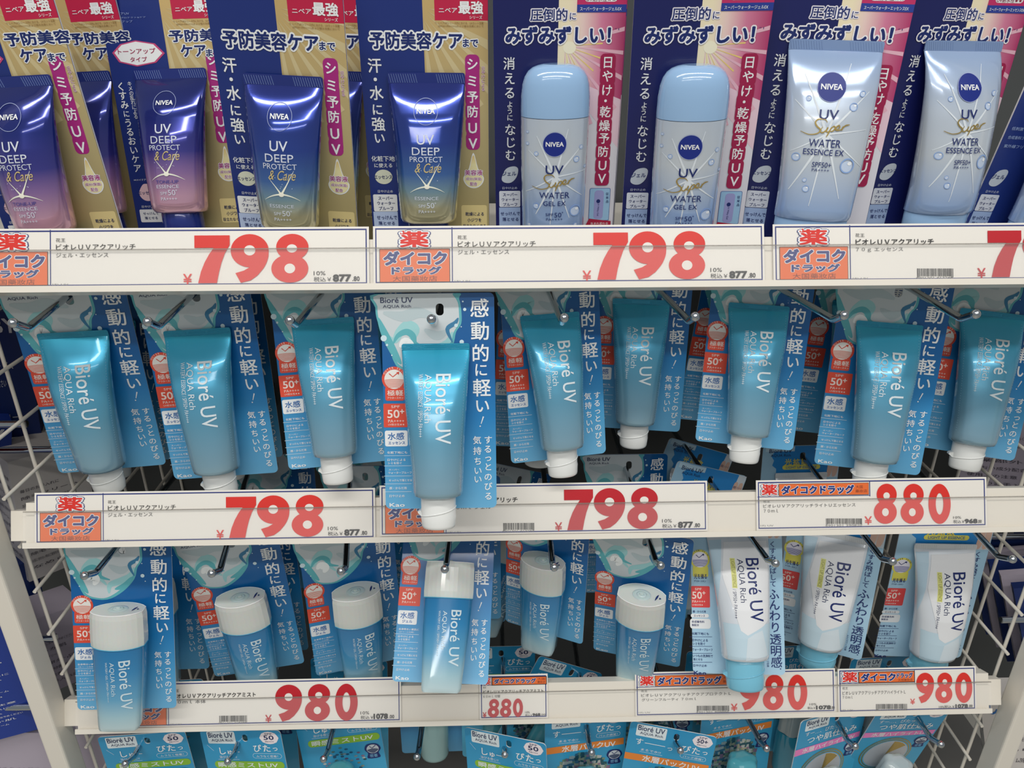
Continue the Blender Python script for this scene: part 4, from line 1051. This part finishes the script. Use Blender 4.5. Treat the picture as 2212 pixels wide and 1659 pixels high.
# ------------------------------------------------------------------ rack
AL = math.radians(25)
RAILZ = (-0.1651, -0.3919, -0.6124)
EXT = ((-0.62, 0.62), (-0.4485, 0.4515), (-0.4565, 0.4525))
def make_rail(i):
    x0, x1 = EXT[i]; z = RAILZ[i]
    o = thing('price_rail', ['cream shelf-edge price rail along the top shelf, under the navy packs', 'cream price rail above the row of gel bottles, second from the top', 'cream price rail lowest in view, above the sky-blue cards'][i], 'price rail', (0, 0, z), (-AL, 0, 0))
    b = Build()
    b.box(x0, x1, .0012, .003, 0, .037, white_paint)          # face plate
    b.box(x0, x1, -.004, .003, -.0012, .0005, white_paint)   # lower lip of the channel
    b.box(x0, x1, -.0042, -.0032, -.0012, .0035, white_paint)
    b.box(x0, x1, .003, .014, .0355, .037, white_paint)      # top return
    b.box(x0, x1, .003, .014, -.0012, .0003, white_paint)
    b.obj('rail_channel', o)
    c = Build(); c.box(x0, x1, -.0031, -.0027, .0005, .0300, clear_cover); co = c.obj('clear_cover', o)
    e = Build(); e.box(x0, x1, -.0033, -.0026, .0293, .0303, cover_edge); e.obj('cover_edge', co)
    if i:
        for s in (-1, 1):
            k = Build(); xe = x0 if s < 0 else x1
            k.box(min(xe, xe + s * .014), max(xe, xe + s * .014), .003, .013, .004, .030, white_paint); k.obj('end_bracket', o)
    return o
for i in range(3): make_rail(i)

s = Build(); s.box(-.62, .62, .026, .335, -.172, -.1665, white_paint)
tag(s.obj('top_shelf_board'), 'white shelf board carrying the navy and gold packs', 'shelf')
s = Build(); s.box(-1.1, 1.1, .345, .352, -1.0, .26, back_grey)
o = s.obj('wall_back'); o['kind'] = 'structure'

for sx, lab in ((-1, 'cream steel rack post left of the hanging blue cards'), (1, 'cream steel rack post right of the hanging blue cards')):
    b = Build(); xa, xb = sorted((sx * .4705 + (.003 if sx > 0 else 0), sx * .4885 + (.003 if sx > 0 else 0)))
    R = []
    for z in (-1.05, .26):
        r = rr(xa * 1000, -8, xb * 1000, 16, 2.5, 3); R.append([(x / 1000, y / 1000, z) for x, y in r])
    b.loft(R, white_paint, sm=False); tag(b.obj('rack_post'), lab, 'post')

def side_grid(sx, lab):
    o = thing('wire_side_panel', lab, 'wire panel', (sx * .470, 0, 0)); x = 0
    for k in range(8):
        y = .028 + .045 * k; b = Build(); b.tube([(x, y, -1.0), (x, y, -.174)], .0017, white_paint, 8); b.obj('upright_wire', o)
    for k in range(16):
        z = -.205 - .05 * k; b = Build(); b.tube([(x - sx * .0036, .017, z), (x - sx * .004, .344, z)], .0017, white_paint, 8); b.obj('cross_wire', o)
side_grid(-1, 'white wire grid panel closing the left side of the rack')
side_grid(1, 'white wire grid panel closing the right side of the rack')

# ------------------------------------------------------------------ poses measured for every pack: x, y, z, tilt, roll, turn, size
POSE = {
"2.1": [-0.3979, 0.0651, -0.1786, 0.03, -0.0027, 0.1418, 1.08], "2.2": [-0.2961, 0.0723, -0.1785, -0.1112, -0.039, 0.0431, 1.08], "2.3": [-0.1886, 0.0728, -0.173, -0.2727, -0.0206, 0.1242, 1.0], "2.4": [-0.0869, 0.0086, -0.1715, -0.3535, -0.0084, -0.0189, 1.0], "2.5": [0.0027, 0.0753, -0.1713, -0.2632, -0.0132, 0.1698, 1.0], "2.6": [0.0931, 0.1145, -0.1725, -0.1076, 0.0007, -0.1563, 1.0], "2.7": [0.1936, 0.092, -0.1706, -0.2706, 0.0258, -0.1982, 1.0], "2.8": [0.3138, 0.0912, -0.1854, -0.2204, 0.0236, -0.2199, 1.08], "2.9": [0.4341, 0.1303, -0.1892, -0.2636, 0.0583, -0.2621, 1.09],
"3.1": [-0.3878, 0.036, -0.4078, -0.2604, 0.0662, 0.0613, 1.04], "3.2": [-0.3002, 0.0577, -0.4218, 0.0077, -0.0406, 0.1441, 1.06], "3.3": [-0.1892, 0.0643, -0.4218, -0.0157, -0.0005, 0.2595, 1.06], "3.4": [-0.0864, 0.0743, -0.3984, -0.7258, 0.0869, 0.01, 1.0], "3.5": [0.0061, 0.0678, -0.3956, -0.0068, 0.009, -0.426, 1.0], "3.6": [0.0927, 0.0289, -0.4082, 0.1082, -0.0046, -0.316, 1.035], "3.7": [0.1866, 0.0664, -0.3986, -0.4729, -0.0495, -0.1082, 1.0], "3.8": [0.2968, 0.0765, -0.4123, -0.094, -0.0249, -0.4507, 1.04], "3.9": [0.4057, 0.0696, -0.4225, -0.0567, -0.0055, -0.0677, 1.06],
"1.1": [-0.3991, 0.0599, 0.0431, 0.059, -0.0514, -0.0742, 1.07], "1.2": [-0.3032, 0.1255, 0.0462, -0.0987, -0.0256, -0.0666, 1.07], "1.3": [-0.1956, 0.0541, 0.0439, 0.1126, 0.0467, -0.0541, 1.07], "1.4": [-0.0944, 0.0805, 0.0449, 0.0434, 0.0069, 0.0, 1.07], "1.5": [0.0062, 0.0656, 0.0449, 0.0911, -0.0058, -0.0001, 1.07], "1.6": [0.1058, 0.0463, 0.045, 0.1132, -0.01, -0.1077, 1.07], "1.7": [0.21, 0.0568, 0.046, -0.0102, 0.0316, -0.192, 1.07], "1.8": [0.317, 0.0771, 0.0457, 0.0482, 0.0126, 0.1467, 1.07], "1.9": [0.4316, 0.0746, 0.0461, 0.1414, 0.0836, 0.1811, 1.16],
"2.1b": [-0.4075, 0.15, -0.194, -0.15, 0.038, -0.0353, 1.11], "2.2b": [-0.306, 0.130, -0.190, -0.1478, -0.0375, 0.0283, 1.09], "2.5b": [0.0071, 0.1206, -0.1828, -0.1509, 0.0452, -0.0294, 1.05], "2.6b": [0.1968, 0.1321, -0.174, -0.1519, 0.1362, 0.0271, 1.0], "2.8b": [0.318, 0.15, -0.1868, -0.15, 0.1, -0.0708, 1.07],
"3.5b": [-0.014, 0.188, -0.434, -0.1576, 0.4803, 0.5344, 1.09], "3.6b": [0.098, 0.1553, -0.3986, -0.1499, -0.0005, -0.0005, 1.0], "3.7c": [0.1943, 0.2064, -0.4196, -0.1534, 0.391, 0.191, 1.05], "3.7b": [0.1816, 0.1245, -0.3994, -0.1535, 0.3469, 0.1844, 1.0], "3.8b": [0.2919, 0.1692, -0.3986, -0.1503, -0.0084, 0.0015, 1.0], "3.1b": [-0.395, 0.1, -0.428, -0.1778, 0.0051, 0.0057, 1.07], "3.2b": [-0.312, 0.143, -0.444, -0.1389, -0.026, 0.0165, 1.12], "3.4b": [-0.0824, 0.1159, -0.3986, -0.1497, 0.0015, -0.001, 1.0],
"4.1": [-0.3989, 0.0042, -0.6231, -0.0449, -0.0435, 0.0227, 1.0], "4.2": [-0.3028, 0.0064, -0.6234, -0.1785, -0.1177, -0.1366, 1.0], "4.3": [-0.2133, 0.0324, -0.6233, -0.1841, -0.0959, 0.0382, 1.0], "4.4": [-0.1188, 0.1202, -0.6231, -0.1468, -0.0173, 0.0059, 1.0], "4.5": [-0.0382, -0.0071, -0.6233, -0.1515, -0.1029, -0.3557, 1.0], "4.6": [0.0462, 0.0177, -0.6232, -0.1501, 0.0192, 0.1152, 1.0], "4.7": [0.1315, -0.0043, -0.6233, -0.1493, 0.0897, -0.1819, 1.0], "4.8": [0.2097, 0.0309, -0.6231, -0.1298, 0.0467, 0.2077, 1.0], "4.9": [0.302, 0.0121, -0.6231, -0.0665, 0.0608, 0.3133, 1.0], "4.10": [0.3867, 0.0137, -0.6232, 0.1312, 0.1206, 0.125, 1.0], "4.5b": [-0.044, 0.1131, -0.6231, -0.15, -0.0019, 0.0017, 1.0], "4.6b": [0.0384, 0.0847, -0.6248, -0.1531, 0.5272, 0.1976, 1.0], "4.2b": [-0.308, 0.0683, -0.6231, -0.1525, 0.0064, -0.0094, 1.0],
"1.1b": [-0.385, 0.125, 0.044, 0.03, -0.045, -0.05, 1.07], "1.3b": [-0.178, 0.128, 0.045, 0.06, 0.03, -0.04, 1.07], "1.5b": [0.018, 0.135, 0.045, 0.03, 0.0, 0.0, 1.07], "2.3b": [-0.172, 0.125, -0.174, -0.20, -0.02, 0.06, 1.0], "2.9b": [0.372, 0.132, -0.174, -0.25, 0.15, 0.05, 1.0],
"3.2c": [-0.288, 0.185, -0.41, -0.15, 0.02, 0.1, 1.0], "3.3b": [-0.184, 0.15, -0.405, -0.15, -0.05, -0.1, 1.0], "3.3c": [-0.178, 0.21, -0.405, -0.15, 0.08, 0.1, 1.0], "3.5c": [0.020, 0.24, -0.42, -0.15, -0.1, 0.0, 1.0], "4.3b": [-0.21, 0.10, -0.625, -0.15, 0.03, -0.05, 1.0], "4.8b": [0.213, 0.10, -0.625, -0.15, 0.03, 0.0, 1.0], "4.9b": [0.300, 0.105, -0.623, -0.1, 0.05, 0.1, 1.0], "4.1b": [-0.405, 0.072, -0.623, -0.12, 0.0, 0.05, 1.0], "4.7b": [0.128, 0.060, -0.623, -0.15, 0.02, -0.05, 1.0], "4.10b": [0.392, 0.085, -0.623, -0.05, 0.05, 0.1, 1.0],
}
PROTO = {}
MAKE = {'T': make_blue_tube_pack, 'G': make_gel_pack, 'L': make_light_pack, 'K': lambda: make_gold_pack('gold'), 'P': lambda: make_gold_pack('pink'), 'N': make_water_gel_pack, 'E': make_water_essence_pack, 'C': lambda: make_water_essence_pack('cut'),
        'm': lambda: make_mist_pack('mist'), 'w': lambda: make_mist_pack('pack'), 'g': lambda: make_mist_pack('glow'), 'c': lambda: make_mist_pack('plain')}
GRP = {'T': 'carded teal sunscreen tubes on the upper hooks', 'G': 'carded gel bottles on the middle hooks', 'L': 'pale carded tubes on the middle hooks', 'K': 'gold and navy packs on the top shelf', 'P': 'tone-up packs on the top shelf', 'N': 'water gel packs on the top shelf', 'E': 'water essence packs on the top shelf', 'C': None,
       'm': 'green-banded cards on the lowest hooks', 'w': 'orange-banded cards on the lowest hooks', 'g': 'pink-banded cards on the lowest hooks', 'c': None}
def place(key, kind, label):
    if kind not in PROTO: r = PROTO[kind] = MAKE[kind]()
    else: r = dup(PROTO[kind])
    x, y, z, a, b_, c, s_ = POSE[key]
    r.location = (x, y, z); r.rotation_euler = (a, b_, c); r.scale = (s_,) * 3
    r['label'] = label; r['category'] = 'sunscreen'
    if GRP[kind]: r['group'] = GRP[kind]
    return r
LIST = [
 ('1.1', 'P', 'navy-to-pink tube on gold and navy card at the far left of the top shelf'),
 ('1.1b', 'P', 'half-hidden gold and navy card just behind the leftmost top-shelf tube'),
 ('1.2', 'P', 'navy-to-pink tube on navy card with a white and pink hexagon badge, top shelf'),
 ('1.3', 'K', 'navy-to-gold tube pack leaning right of the hexagon badge pack on the top shelf'),
 ('1.3b', 'K', 'gold card edge showing behind the leaning navy-to-gold tube pack'),
 ('1.4', 'K', 'upright navy-to-gold tube pack beside the first ice-blue bottle on the top shelf'),
 ('1.5', 'N', 'ice-blue domed bottle on navy and pink card, left one of the two'),
 ('1.5b', 'N', 'dark navy card seen only as a sliver behind the two ice-blue bottles'),
 ('1.6', 'N', 'ice-blue domed bottle on navy and pink card, right one of the two'),
 ('1.7', 'E', 'ice-blue crimped tube with a solid navy disc, next to the domed bottles'),
 ('1.8', 'E', 'ice-blue crimped tube under strong glare, second from the right on the top shelf'),
 ('1.9', 'C', 'royal-blue card with yellow letters at the right end of the top shelf'),
 ('2.1', 'T', 'teal tube on blue card at the far left of the upper hooks'),
 ('2.2', 'T', 'teal tube on blue card, second from the left on the upper hooks'),
 ('2.3', 'T', 'bright-topped teal tube on blue card just left of the card overlapping the price rail'),
 ('2.4', 'T', 'foremost teal tube, its whole blue card in view and overlapping the middle price rail'),
 ('2.5', 'T', 'shiny teal tube with a chrome hook tip across its crimp, right of the foremost card'),
 ('2.6', 'T', 'small-looking teal tube set far back, a blue card covering its left badge'),
 ('2.7', 'T', 'teal tube on blue card above the row of sky-blue card tops, third from the right'),
 ('2.8', 'T', 'teal tube on blue card directly above the middle-rail 880 price tag'),
 ('2.9', 'T', 'teal tube on blue card cut by the right edge of the photo, upper hooks'),
 ('2.1b', 'T', 'shaded blue card peeping out right of the leftmost teal tube card'),
 ('2.2b', 'T', 'shaded blue card peeping out right of the second teal tube card'),
 ('2.3b', 'T', 'shaded blue card behind the bright-topped teal tube left of the foremost card'),
 ('2.5b', 'T', 'shaded blue card left of and behind the tube with a hook tip across its crimp'),
 ('2.6b', 'T', 'shaded blue card with a dim red box between the two set-back teal tubes'),
 ('2.8b', 'T', 'shaded blue card left of and behind the tube above the 880 price tag'),
 ('3.1', 'G', 'gel bottle with milky cap hanging over the left end of the lowest rail'),
 ('3.2', 'G', 'gel bottle with milky cap, second from the left, tilted over the 980 price tag'),
 ('3.3', 'G', 'gel bottle with milky cap turned to the right, third from the left'),
 ('3.4', 'G', 'foremost gel bottle, hanging over the bare stretch of the lowest rail'),
 ('3.5', 'G', 'set-back gel bottle with a hook across its cap, right of the foremost bottle'),
 ('3.6', 'G', 'gel bottle with milky cap just left of the white tubes'),
 ('3.7', 'L', 'white tube with pale blue cap on pale card covering part of the 980 price tag'),
 ('3.8', 'L', 'white tube on pale card twisted clockwise, middle one of the three white tubes'),
 ('3.9', 'L', 'white tube on pale card at the right end of the middle hooks'),
 ('3.1b', 'G', 'shaded blue card between the first and second gel bottles from the left'),
 ('3.2b', 'G', 'shaded blue card between the second and third gel bottles from the left'),
 ('3.4b', 'G', 'shaded blue card behind the foremost gel bottle, right side showing'),
 ('3.5b', 'G', 'slanted blue card top behind the middle rail, under the foremost teal tube'),
 ('3.6b', 'G', 'blue card top with white splash behind the middle rail, left of the sky-blue card tops'),
 ('3.7b', 'L', 'nearer of two slanted pale card tops between the 798 and 880 price tags'),
 ('3.7c', 'L', 'farther of two slanted pale card tops between the 798 and 880 price tags'),
 ('3.8b', 'L', 'dim pale card top just behind the 880 price tag on the middle rail'),
 ('4.1', 'm', 'sky-blue green-banded card with its hook hole showing, lower left corner'),
 ('4.2', 'm', 'sky-blue green-banded card with its hook hole showing, second from the left'),
 ('4.3', 'm', 'sky-blue green-banded card with a clear aqua cap and foil dots, under the big 980'),
 ('4.4', 'c', 'pale aqua bottle on blue card deep behind the fourth lowest hook'),
 ('4.5', 'm', 'tilted sky-blue green-banded card under the small 880 price tag'),
 ('4.6', 'w', 'sky-blue orange-banded card right of the tilted green-banded card'),
 ('4.7', 'w', 'tilted sky-blue orange-banded card whose top corners are both in view'),
 ('4.8', 'w', 'sky-blue orange-banded card with glittering foil behind an aqua cap'),
 ('4.9', 'g', 'left sky-blue card with pink band and gold rings, bottom right'),
 ('4.10', 'g', 'right sky-blue card with pink band and gold rings, bottom right'),
 ('3.2c', 'G', 'dim blue card top deep behind the middle rail, below the second teal tube'),
 ('3.3b', 'G', 'dim blue card top behind the middle rail, left of the foremost teal tube'),
 ('3.3c', 'G', 'dimmest blue card top behind the middle rail, left of the foremost teal tube'),
 ('4.3b', 'm', 'shaded green-banded card behind the one with the clear aqua cap'),
 ('4.8b', 'w', 'shaded orange-banded card behind the one with glittering foil'),
 ('4.1b', 'm', 'shaded green-banded card behind the lower left corner card'),
 ('4.2b', 'm', 'shaded green-banded card behind the second lowest-row card'),
 ('4.5b', 'm', 'green-banded card top seen above the lowest rail below the set-back gel bottle'),
 ('4.6b', 'w', 'tilted orange-banded card top seen above the lowest rail, right of the small 880 tag'),
 ('4.7b', 'w', 'shaded orange-banded card behind the tilted one with both corners in view'),
 ('4.9b', 'g', 'shaded pink-banded card behind the left one of the gold ring cards'),
 ('4.10b', 'g', 'shaded pink-banded card behind the right one of the gold ring cards'),
]
for k_, kind_, lab_ in LIST: place(k_, kind_, lab_)

# ------------------------------------------------------------------ hooks
def make_hook(xt, z, xb, label, grp):
    o = thing('display_hook', label, 'hook', (xt, 0, z), group=grp)
    b = Build(); dx = xb - xt
    b.tube([(dx, .342, 0), (0, -.006, 0), (0, -.009, .0004), (0, -.0115, .0016), (0, -.023, .0085)], .0028, chrome, 12)
    b.obj('rod', o)
    c = Build(); c.ball((0, -.0235, .0088), .0036, chrome); c.obj('ball_tip', o)
    p = Build(); p.box(dx - .008, dx + .008, .338, .345, -.012, .02, chrome); p.obj('hook_plate', o)
    return o
HX = {2: [-0.3884, -0.2931, -0.1917, -0.0896, 0.007, 0.103, 0.2134, 0.3121], 3: [-0.3899, -0.2842, -0.1759, -0.0882, 0.0049, 0.0962, 0.1954, 0.2974, 0.4025], 4: [-0.4034, -0.3057, -0.2137, -0.1234, -0.038, 0.0468, 0.1341, 0.2193, 0.3076, 0.3933]}
ORD = ['leftmost', 'second from the left', 'third from the left', 'fourth from the left', 'fifth from the left', 'sixth from the left', 'seventh from the left', 'eighth from the left', 'ninth from the left', 'tenth from the left']
for r_, zz, nm in ((2, -.190, 'top'), (3, -.4145, 'middle'), (4, -.639, 'bottom')):
    for i, x in enumerate(HX[r_]):
        kx = POSE.get('%d.%d' % (r_, i + 1)); xb = x
        if kx and kx[1] > .03: xb = x + max(-.05, min(.05, (kx[0] - x) / (kx[1] + .006) * .34))
        make_hook(x, zz, xb, 'chrome hook with ball tip, %s under the %s price rail' % (ORD[i], nm), 'chrome hooks under the %s price rail' % nm)

# ------------------------------------------------------------------ price tags on the rails
def tag_at(i, x, v, *a, **k):
    z = RAILZ[i] + v * math.cos(AL) + .0008 * math.sin(AL); y = v * math.sin(AL) - .0008 * math.cos(AL)
    return make_tag(a[0], (x, y, z), (-AL, 0, 0), *a[1:], **k)
N1 = 'ビオレＵＶアクアリッチ'
tag_at(0, -.428, .0022, 291.5, 'wide 798 price tag at the left of the top rail, logo cut off', 'A', '798', (N1, 'ジェル・エッセンス', 418, 274), '877.80', REDP)
tag_at(0, -.1334, .0024, 293.5, 'wide 798 price tag in the middle of the top rail', 'A', '798', (N1, 'ジェル・エッセンス', 418, 274), '877.80', REDP)
tag_at(0, .1668, .0020, 293.5, 'wide price tag with barcode at the right of the top rail, cut after its 7', 'A', '798', (N1, '７０ｇ エッセンス', 430, 260), '877.80', DRED, barcode='413248', bold=True)
tag_at(1, -.4400, .0017, 291, 'wide 798 price tag at the left of the middle rail', 'A', '798', (N1, 'ジェル・エッセンス', 418, 274), '877.80', REDP)
tag_at(1, -.1450, .0036, 286.5, 'wide 798 price tag partly hidden behind the foremost teal tube card', 'A', '798', (N1, '９０ｍｌ ジェル', 430, 260), '877.80', DRED, barcode='413293', bold=True)
tag_at(1, .1848, .0032, 206, '880 price tag with long orange logo on the middle rail', 'B', '880', ('ビオレＵＶアクアリッチライトＵエッセンス', '７０ｍｌ', 720, 112), '968.00', REDP, barcode='390820')
tag_at(2, -.4245, .0027, 284.5, 'wide 980 price tag behind the leftmost gel bottle on the lowest rail', 'A', '980', ('ビオレＵＶアクアリッチアクアミスト', '６０ｍｌ 本体', 600, 240), '1078.00', DRED, barcode='418489', bold=True)
tag_at(2, -.0625, .0028, 68, 'small square 880 price tag on the lowest rail', 'D', '880', ('ビオレＵＶアクアリッチアクアミスト', '６０ｍｌ 付替'), '968.00', DRED)
tag_at(2, .0928, .0020, 202, '980 price tag behind the foremost white tube on the lowest rail', 'B', '980', ('ビオレＵＶアクアリッチアクアプロテクトＬ', 'グリーンフルーティ ７０ｍｌ', 790, 480), '1078.00', REDP, barcode='408886')
tag_at(2, .2975, .0012, 141, 'narrow 980 price tag at the right end of the lowest rail', 'C', '980', ('ビオレＵＶアクアリッチアクアハイライトＬ', '７０ｍｌ', 300, 48), '1078.00', REDP, barcode='433888')

# ------------------------------------------------------------------ neighbouring displays beyond the wire sides
FINE = ['除毛クリーム', 'パスタイム除毛クリーム', '使用上の注意', 'お肌に合わない時はご使用をおやめください', '医薬部外品', '毎日のお手入れに', 'なめらか肌', 'うるおい成分配合']
def neighbour_box(x, y, z, w, h, d, rot, mface, label, title, tc, lines=9, lc=None, cat='box', name='product_box'):
    o = thing(name, label, cat, (x, y, z), rot)
    b = Build(); b.box(-w / 2, w / 2, 0, d, -h, 0, mface); b.obj('carton', o)
    W, H = w * 1000, h * 1000
    pr = Build(F=lambda X, Y, l: (X / 1000, -l / 1000 - .0001, Y / 1000))
    if title: pr.txt(title, -W * .42, -H * .16, W * .42, -H * .05, tc, .02)
    for k in range(lines):
        s_ = FINE[(k * 3 + len(label)) % len(FINE)]; y0 = -H * (.24 + .7 * k / lines); hh = H * .7 / lines * .45
        pr.txt(s_, -W * .42, y0 - hh, -W * .42 + W * (.5 + .34 * ((k * 37) % 10) / 10), y0, lc or tc, 0)
    # the same print on the side faces
    for sx in (-1, 1):
        pr.obj('print' if sx < 0 else 'side_print', o); pr = Build()
        pr.F = (lambda X, Y, l, sx=sx: (sx * (w / 2 + .0001 + l / 1000), d / 2 + sx * X / 1000, Y / 1000))
        D = d * 1000
        for k in range(lines):
            y0 = -H * (.06 + .86 * k / lines); hh = H * .86 / lines * .42
            pr.txt(FINE[(k * 5 + 2) % len(FINE)], -D * .42, y0 - hh, D * (.42 if k % 3 else .1), y0, lc or tc, 0)
    pr.obj('side_print', o)
    return o
royal = mat('royal_blue_carton', '1f3c94', .4); ivory = mat('ivory_carton', 'd9d4d0', .5); mauve = mat('mauve_carton', 'b9b0bf', .5); deep = mat('deep_blue_carton', '18306e', .4); crim = mat('crimson_carton', '9c2438', .4)
w_ = ink('e6e8ec'); dk = ink('4a4652')
neighbour_box(-.560, .09, -.20, .075, .17, .05, (0, .12, .5), crim, 'crimson pack beyond the left wire panel, highest of those there', None, w_, 5)
neighbour_box(-.600, .235, -.26, .09, .15, .05, (0, .1, .4), deep, 'deep blue pack far behind the left wire panel', 'GATSBY', w_, 5)
neighbour_box(-.615, .19, -.37, .09, .17, .05, (0, .25, .65), royal, 'royal-blue pack with white letters beyond the left wire panel', 'GATSBY', w_, 6)
neighbour_box(-.545, .012, -.415, .07, .22, .06, (0, .0, .35), royal, 'tall royal-blue carton with fine white print left of the left post', None, w_, 30)
neighbour_box(-.540, .20, -.41, .08, .15, .06, (0, .1, .9), ivory, 'ivory carton with fine print seen through the left wire panel', None, dk, 12)
neighbour_box(-.535, .12, -.57, .07, .10, .05, (0, .2, .9), mauve, 'grey blister pack low behind the left wire panel', None, dk, 8)
neighbour_box(-.500, .035, -.655, .13, .20, .02, (0, .35, .25), mauve, 'mauve hang card with dense print at the lower left corner', None, dk, 26, name='hang_card', cat='card')
neighbour_box(.600, .10, -.33, .11, .20, .05, (0, -.25, -.5), ivory, 'ivory carton with dense black print beyond the right wire panel', None, dk, 16)
neighbour_box(.545, .22, -.375, .09, .13, .03, (0, -.2, -.6), mauve, 'grey card with barcode seen through the right wire panel', '原産国', dk, 9)
neighbour_box(.730, .05, -.36, .06, .20, .05, (0, -.2, -.4), crim, 'crimson carton beyond the right wire panel', None, w_, 6)
for i in range(5):
    neighbour_box(.545 + .012 * i, .06 + .035 * i, -.505 - .012 * i, .10, .13, .012, (-.1, -.35, -.35), mauve if i % 2 else deep, ['nearest', 'second nearest', 'middle', 'fourth nearest', 'farthest'][i] + ' small hang card in the stack right of the lowest rail', 'つやつや', w_ if i % 2 == 0 else dk, 5, name='hang_card', cat='card')
neighbour_box(.520, .03, -.62, .10, .20, .02, (0, -.3, -.3), ivory, 'pale card with blue lettering between the lowest rail and the right post', 'しないなめらか肌', BLU, 9, lc=dk, name='hang_card', cat='card')
neighbour_box(.64, -.03, -.585, .09, .22, .04, (0, -.2, -.4), mat('lilac_carton', '9fb2dc', .4), 'lilac carton right of the right post', 'ひんやり', NAVY, 7)
neighbour_box(-.640, .02, -.30, .10, .16, .05, (0, .1, .7), deep, 'deep blue carton beyond the left post, nearest the photo edge', None, w_, 7)
neighbour_box(-.600, .14, -.53, .09, .16, .05, (0, .1, .8), deep, 'deep blue carton between the chrome bars beyond the left wire panel', None, w_, 8)
neighbour_box(-.690, .00, -.47, .12, .24, .06, (0, .1, .5), royal, 'royal-blue carton cut by the left edge of the photo', None, w_, 26)
neighbour_box(.640, .22, -.40, .12, .20, .05, (0, -.2, -.6), deep, 'dark blue carton deep beyond the right wire panel', None, w_, 8)
def side_bar(x0, x1, y, z, label):
    b = Build(); b.tube([(x0, y, z), (x1, y, z)], .0035, chrome, 10); tag(b.obj('chrome_bar'), label, 'bar', 'chrome bars beyond the wire panels')
for i, (z, y) in enumerate(((-.325, .10), (-.375, .14), (-.54, .05), (-.60, .02))): side_bar(-.70, -.485, y, z, ['uppermost', 'second', 'third', 'lowest'][i] + ' chrome bar left of the left wire panel, counted downwards')
for i, (z, y) in enumerate(((-.46, .10), (-.51, .15), (-.55, .06))): side_bar(.485, .70, y, z, ['uppermost', 'middle', 'lowest'][i] + ' chrome bar right of the right wire panel')

# store room round the rack
b = Build(); b.raw([(-3, -4, -1.25), (3, -4, -1.25), (3, 1.2, -1.25), (-3, 1.2, -1.25)], [(0, 1, 2, 3)], mat('shop_floor', 'b9b4a8', .3, noise=(8, .1, .002))); o = b.obj('floor'); o['kind'] = 'structure'
b = Build(); b.box(-.72, .72, -.02, .352, -1.25, -1.0, mat('plinth', '8c8a86', .5)); tag(b.obj('rack_plinth'), 'grey plinth the rack stands on', 'plinth')
bpy.data.objects.remove(_font_obj); bpy.data.curves.remove(_font_curve)
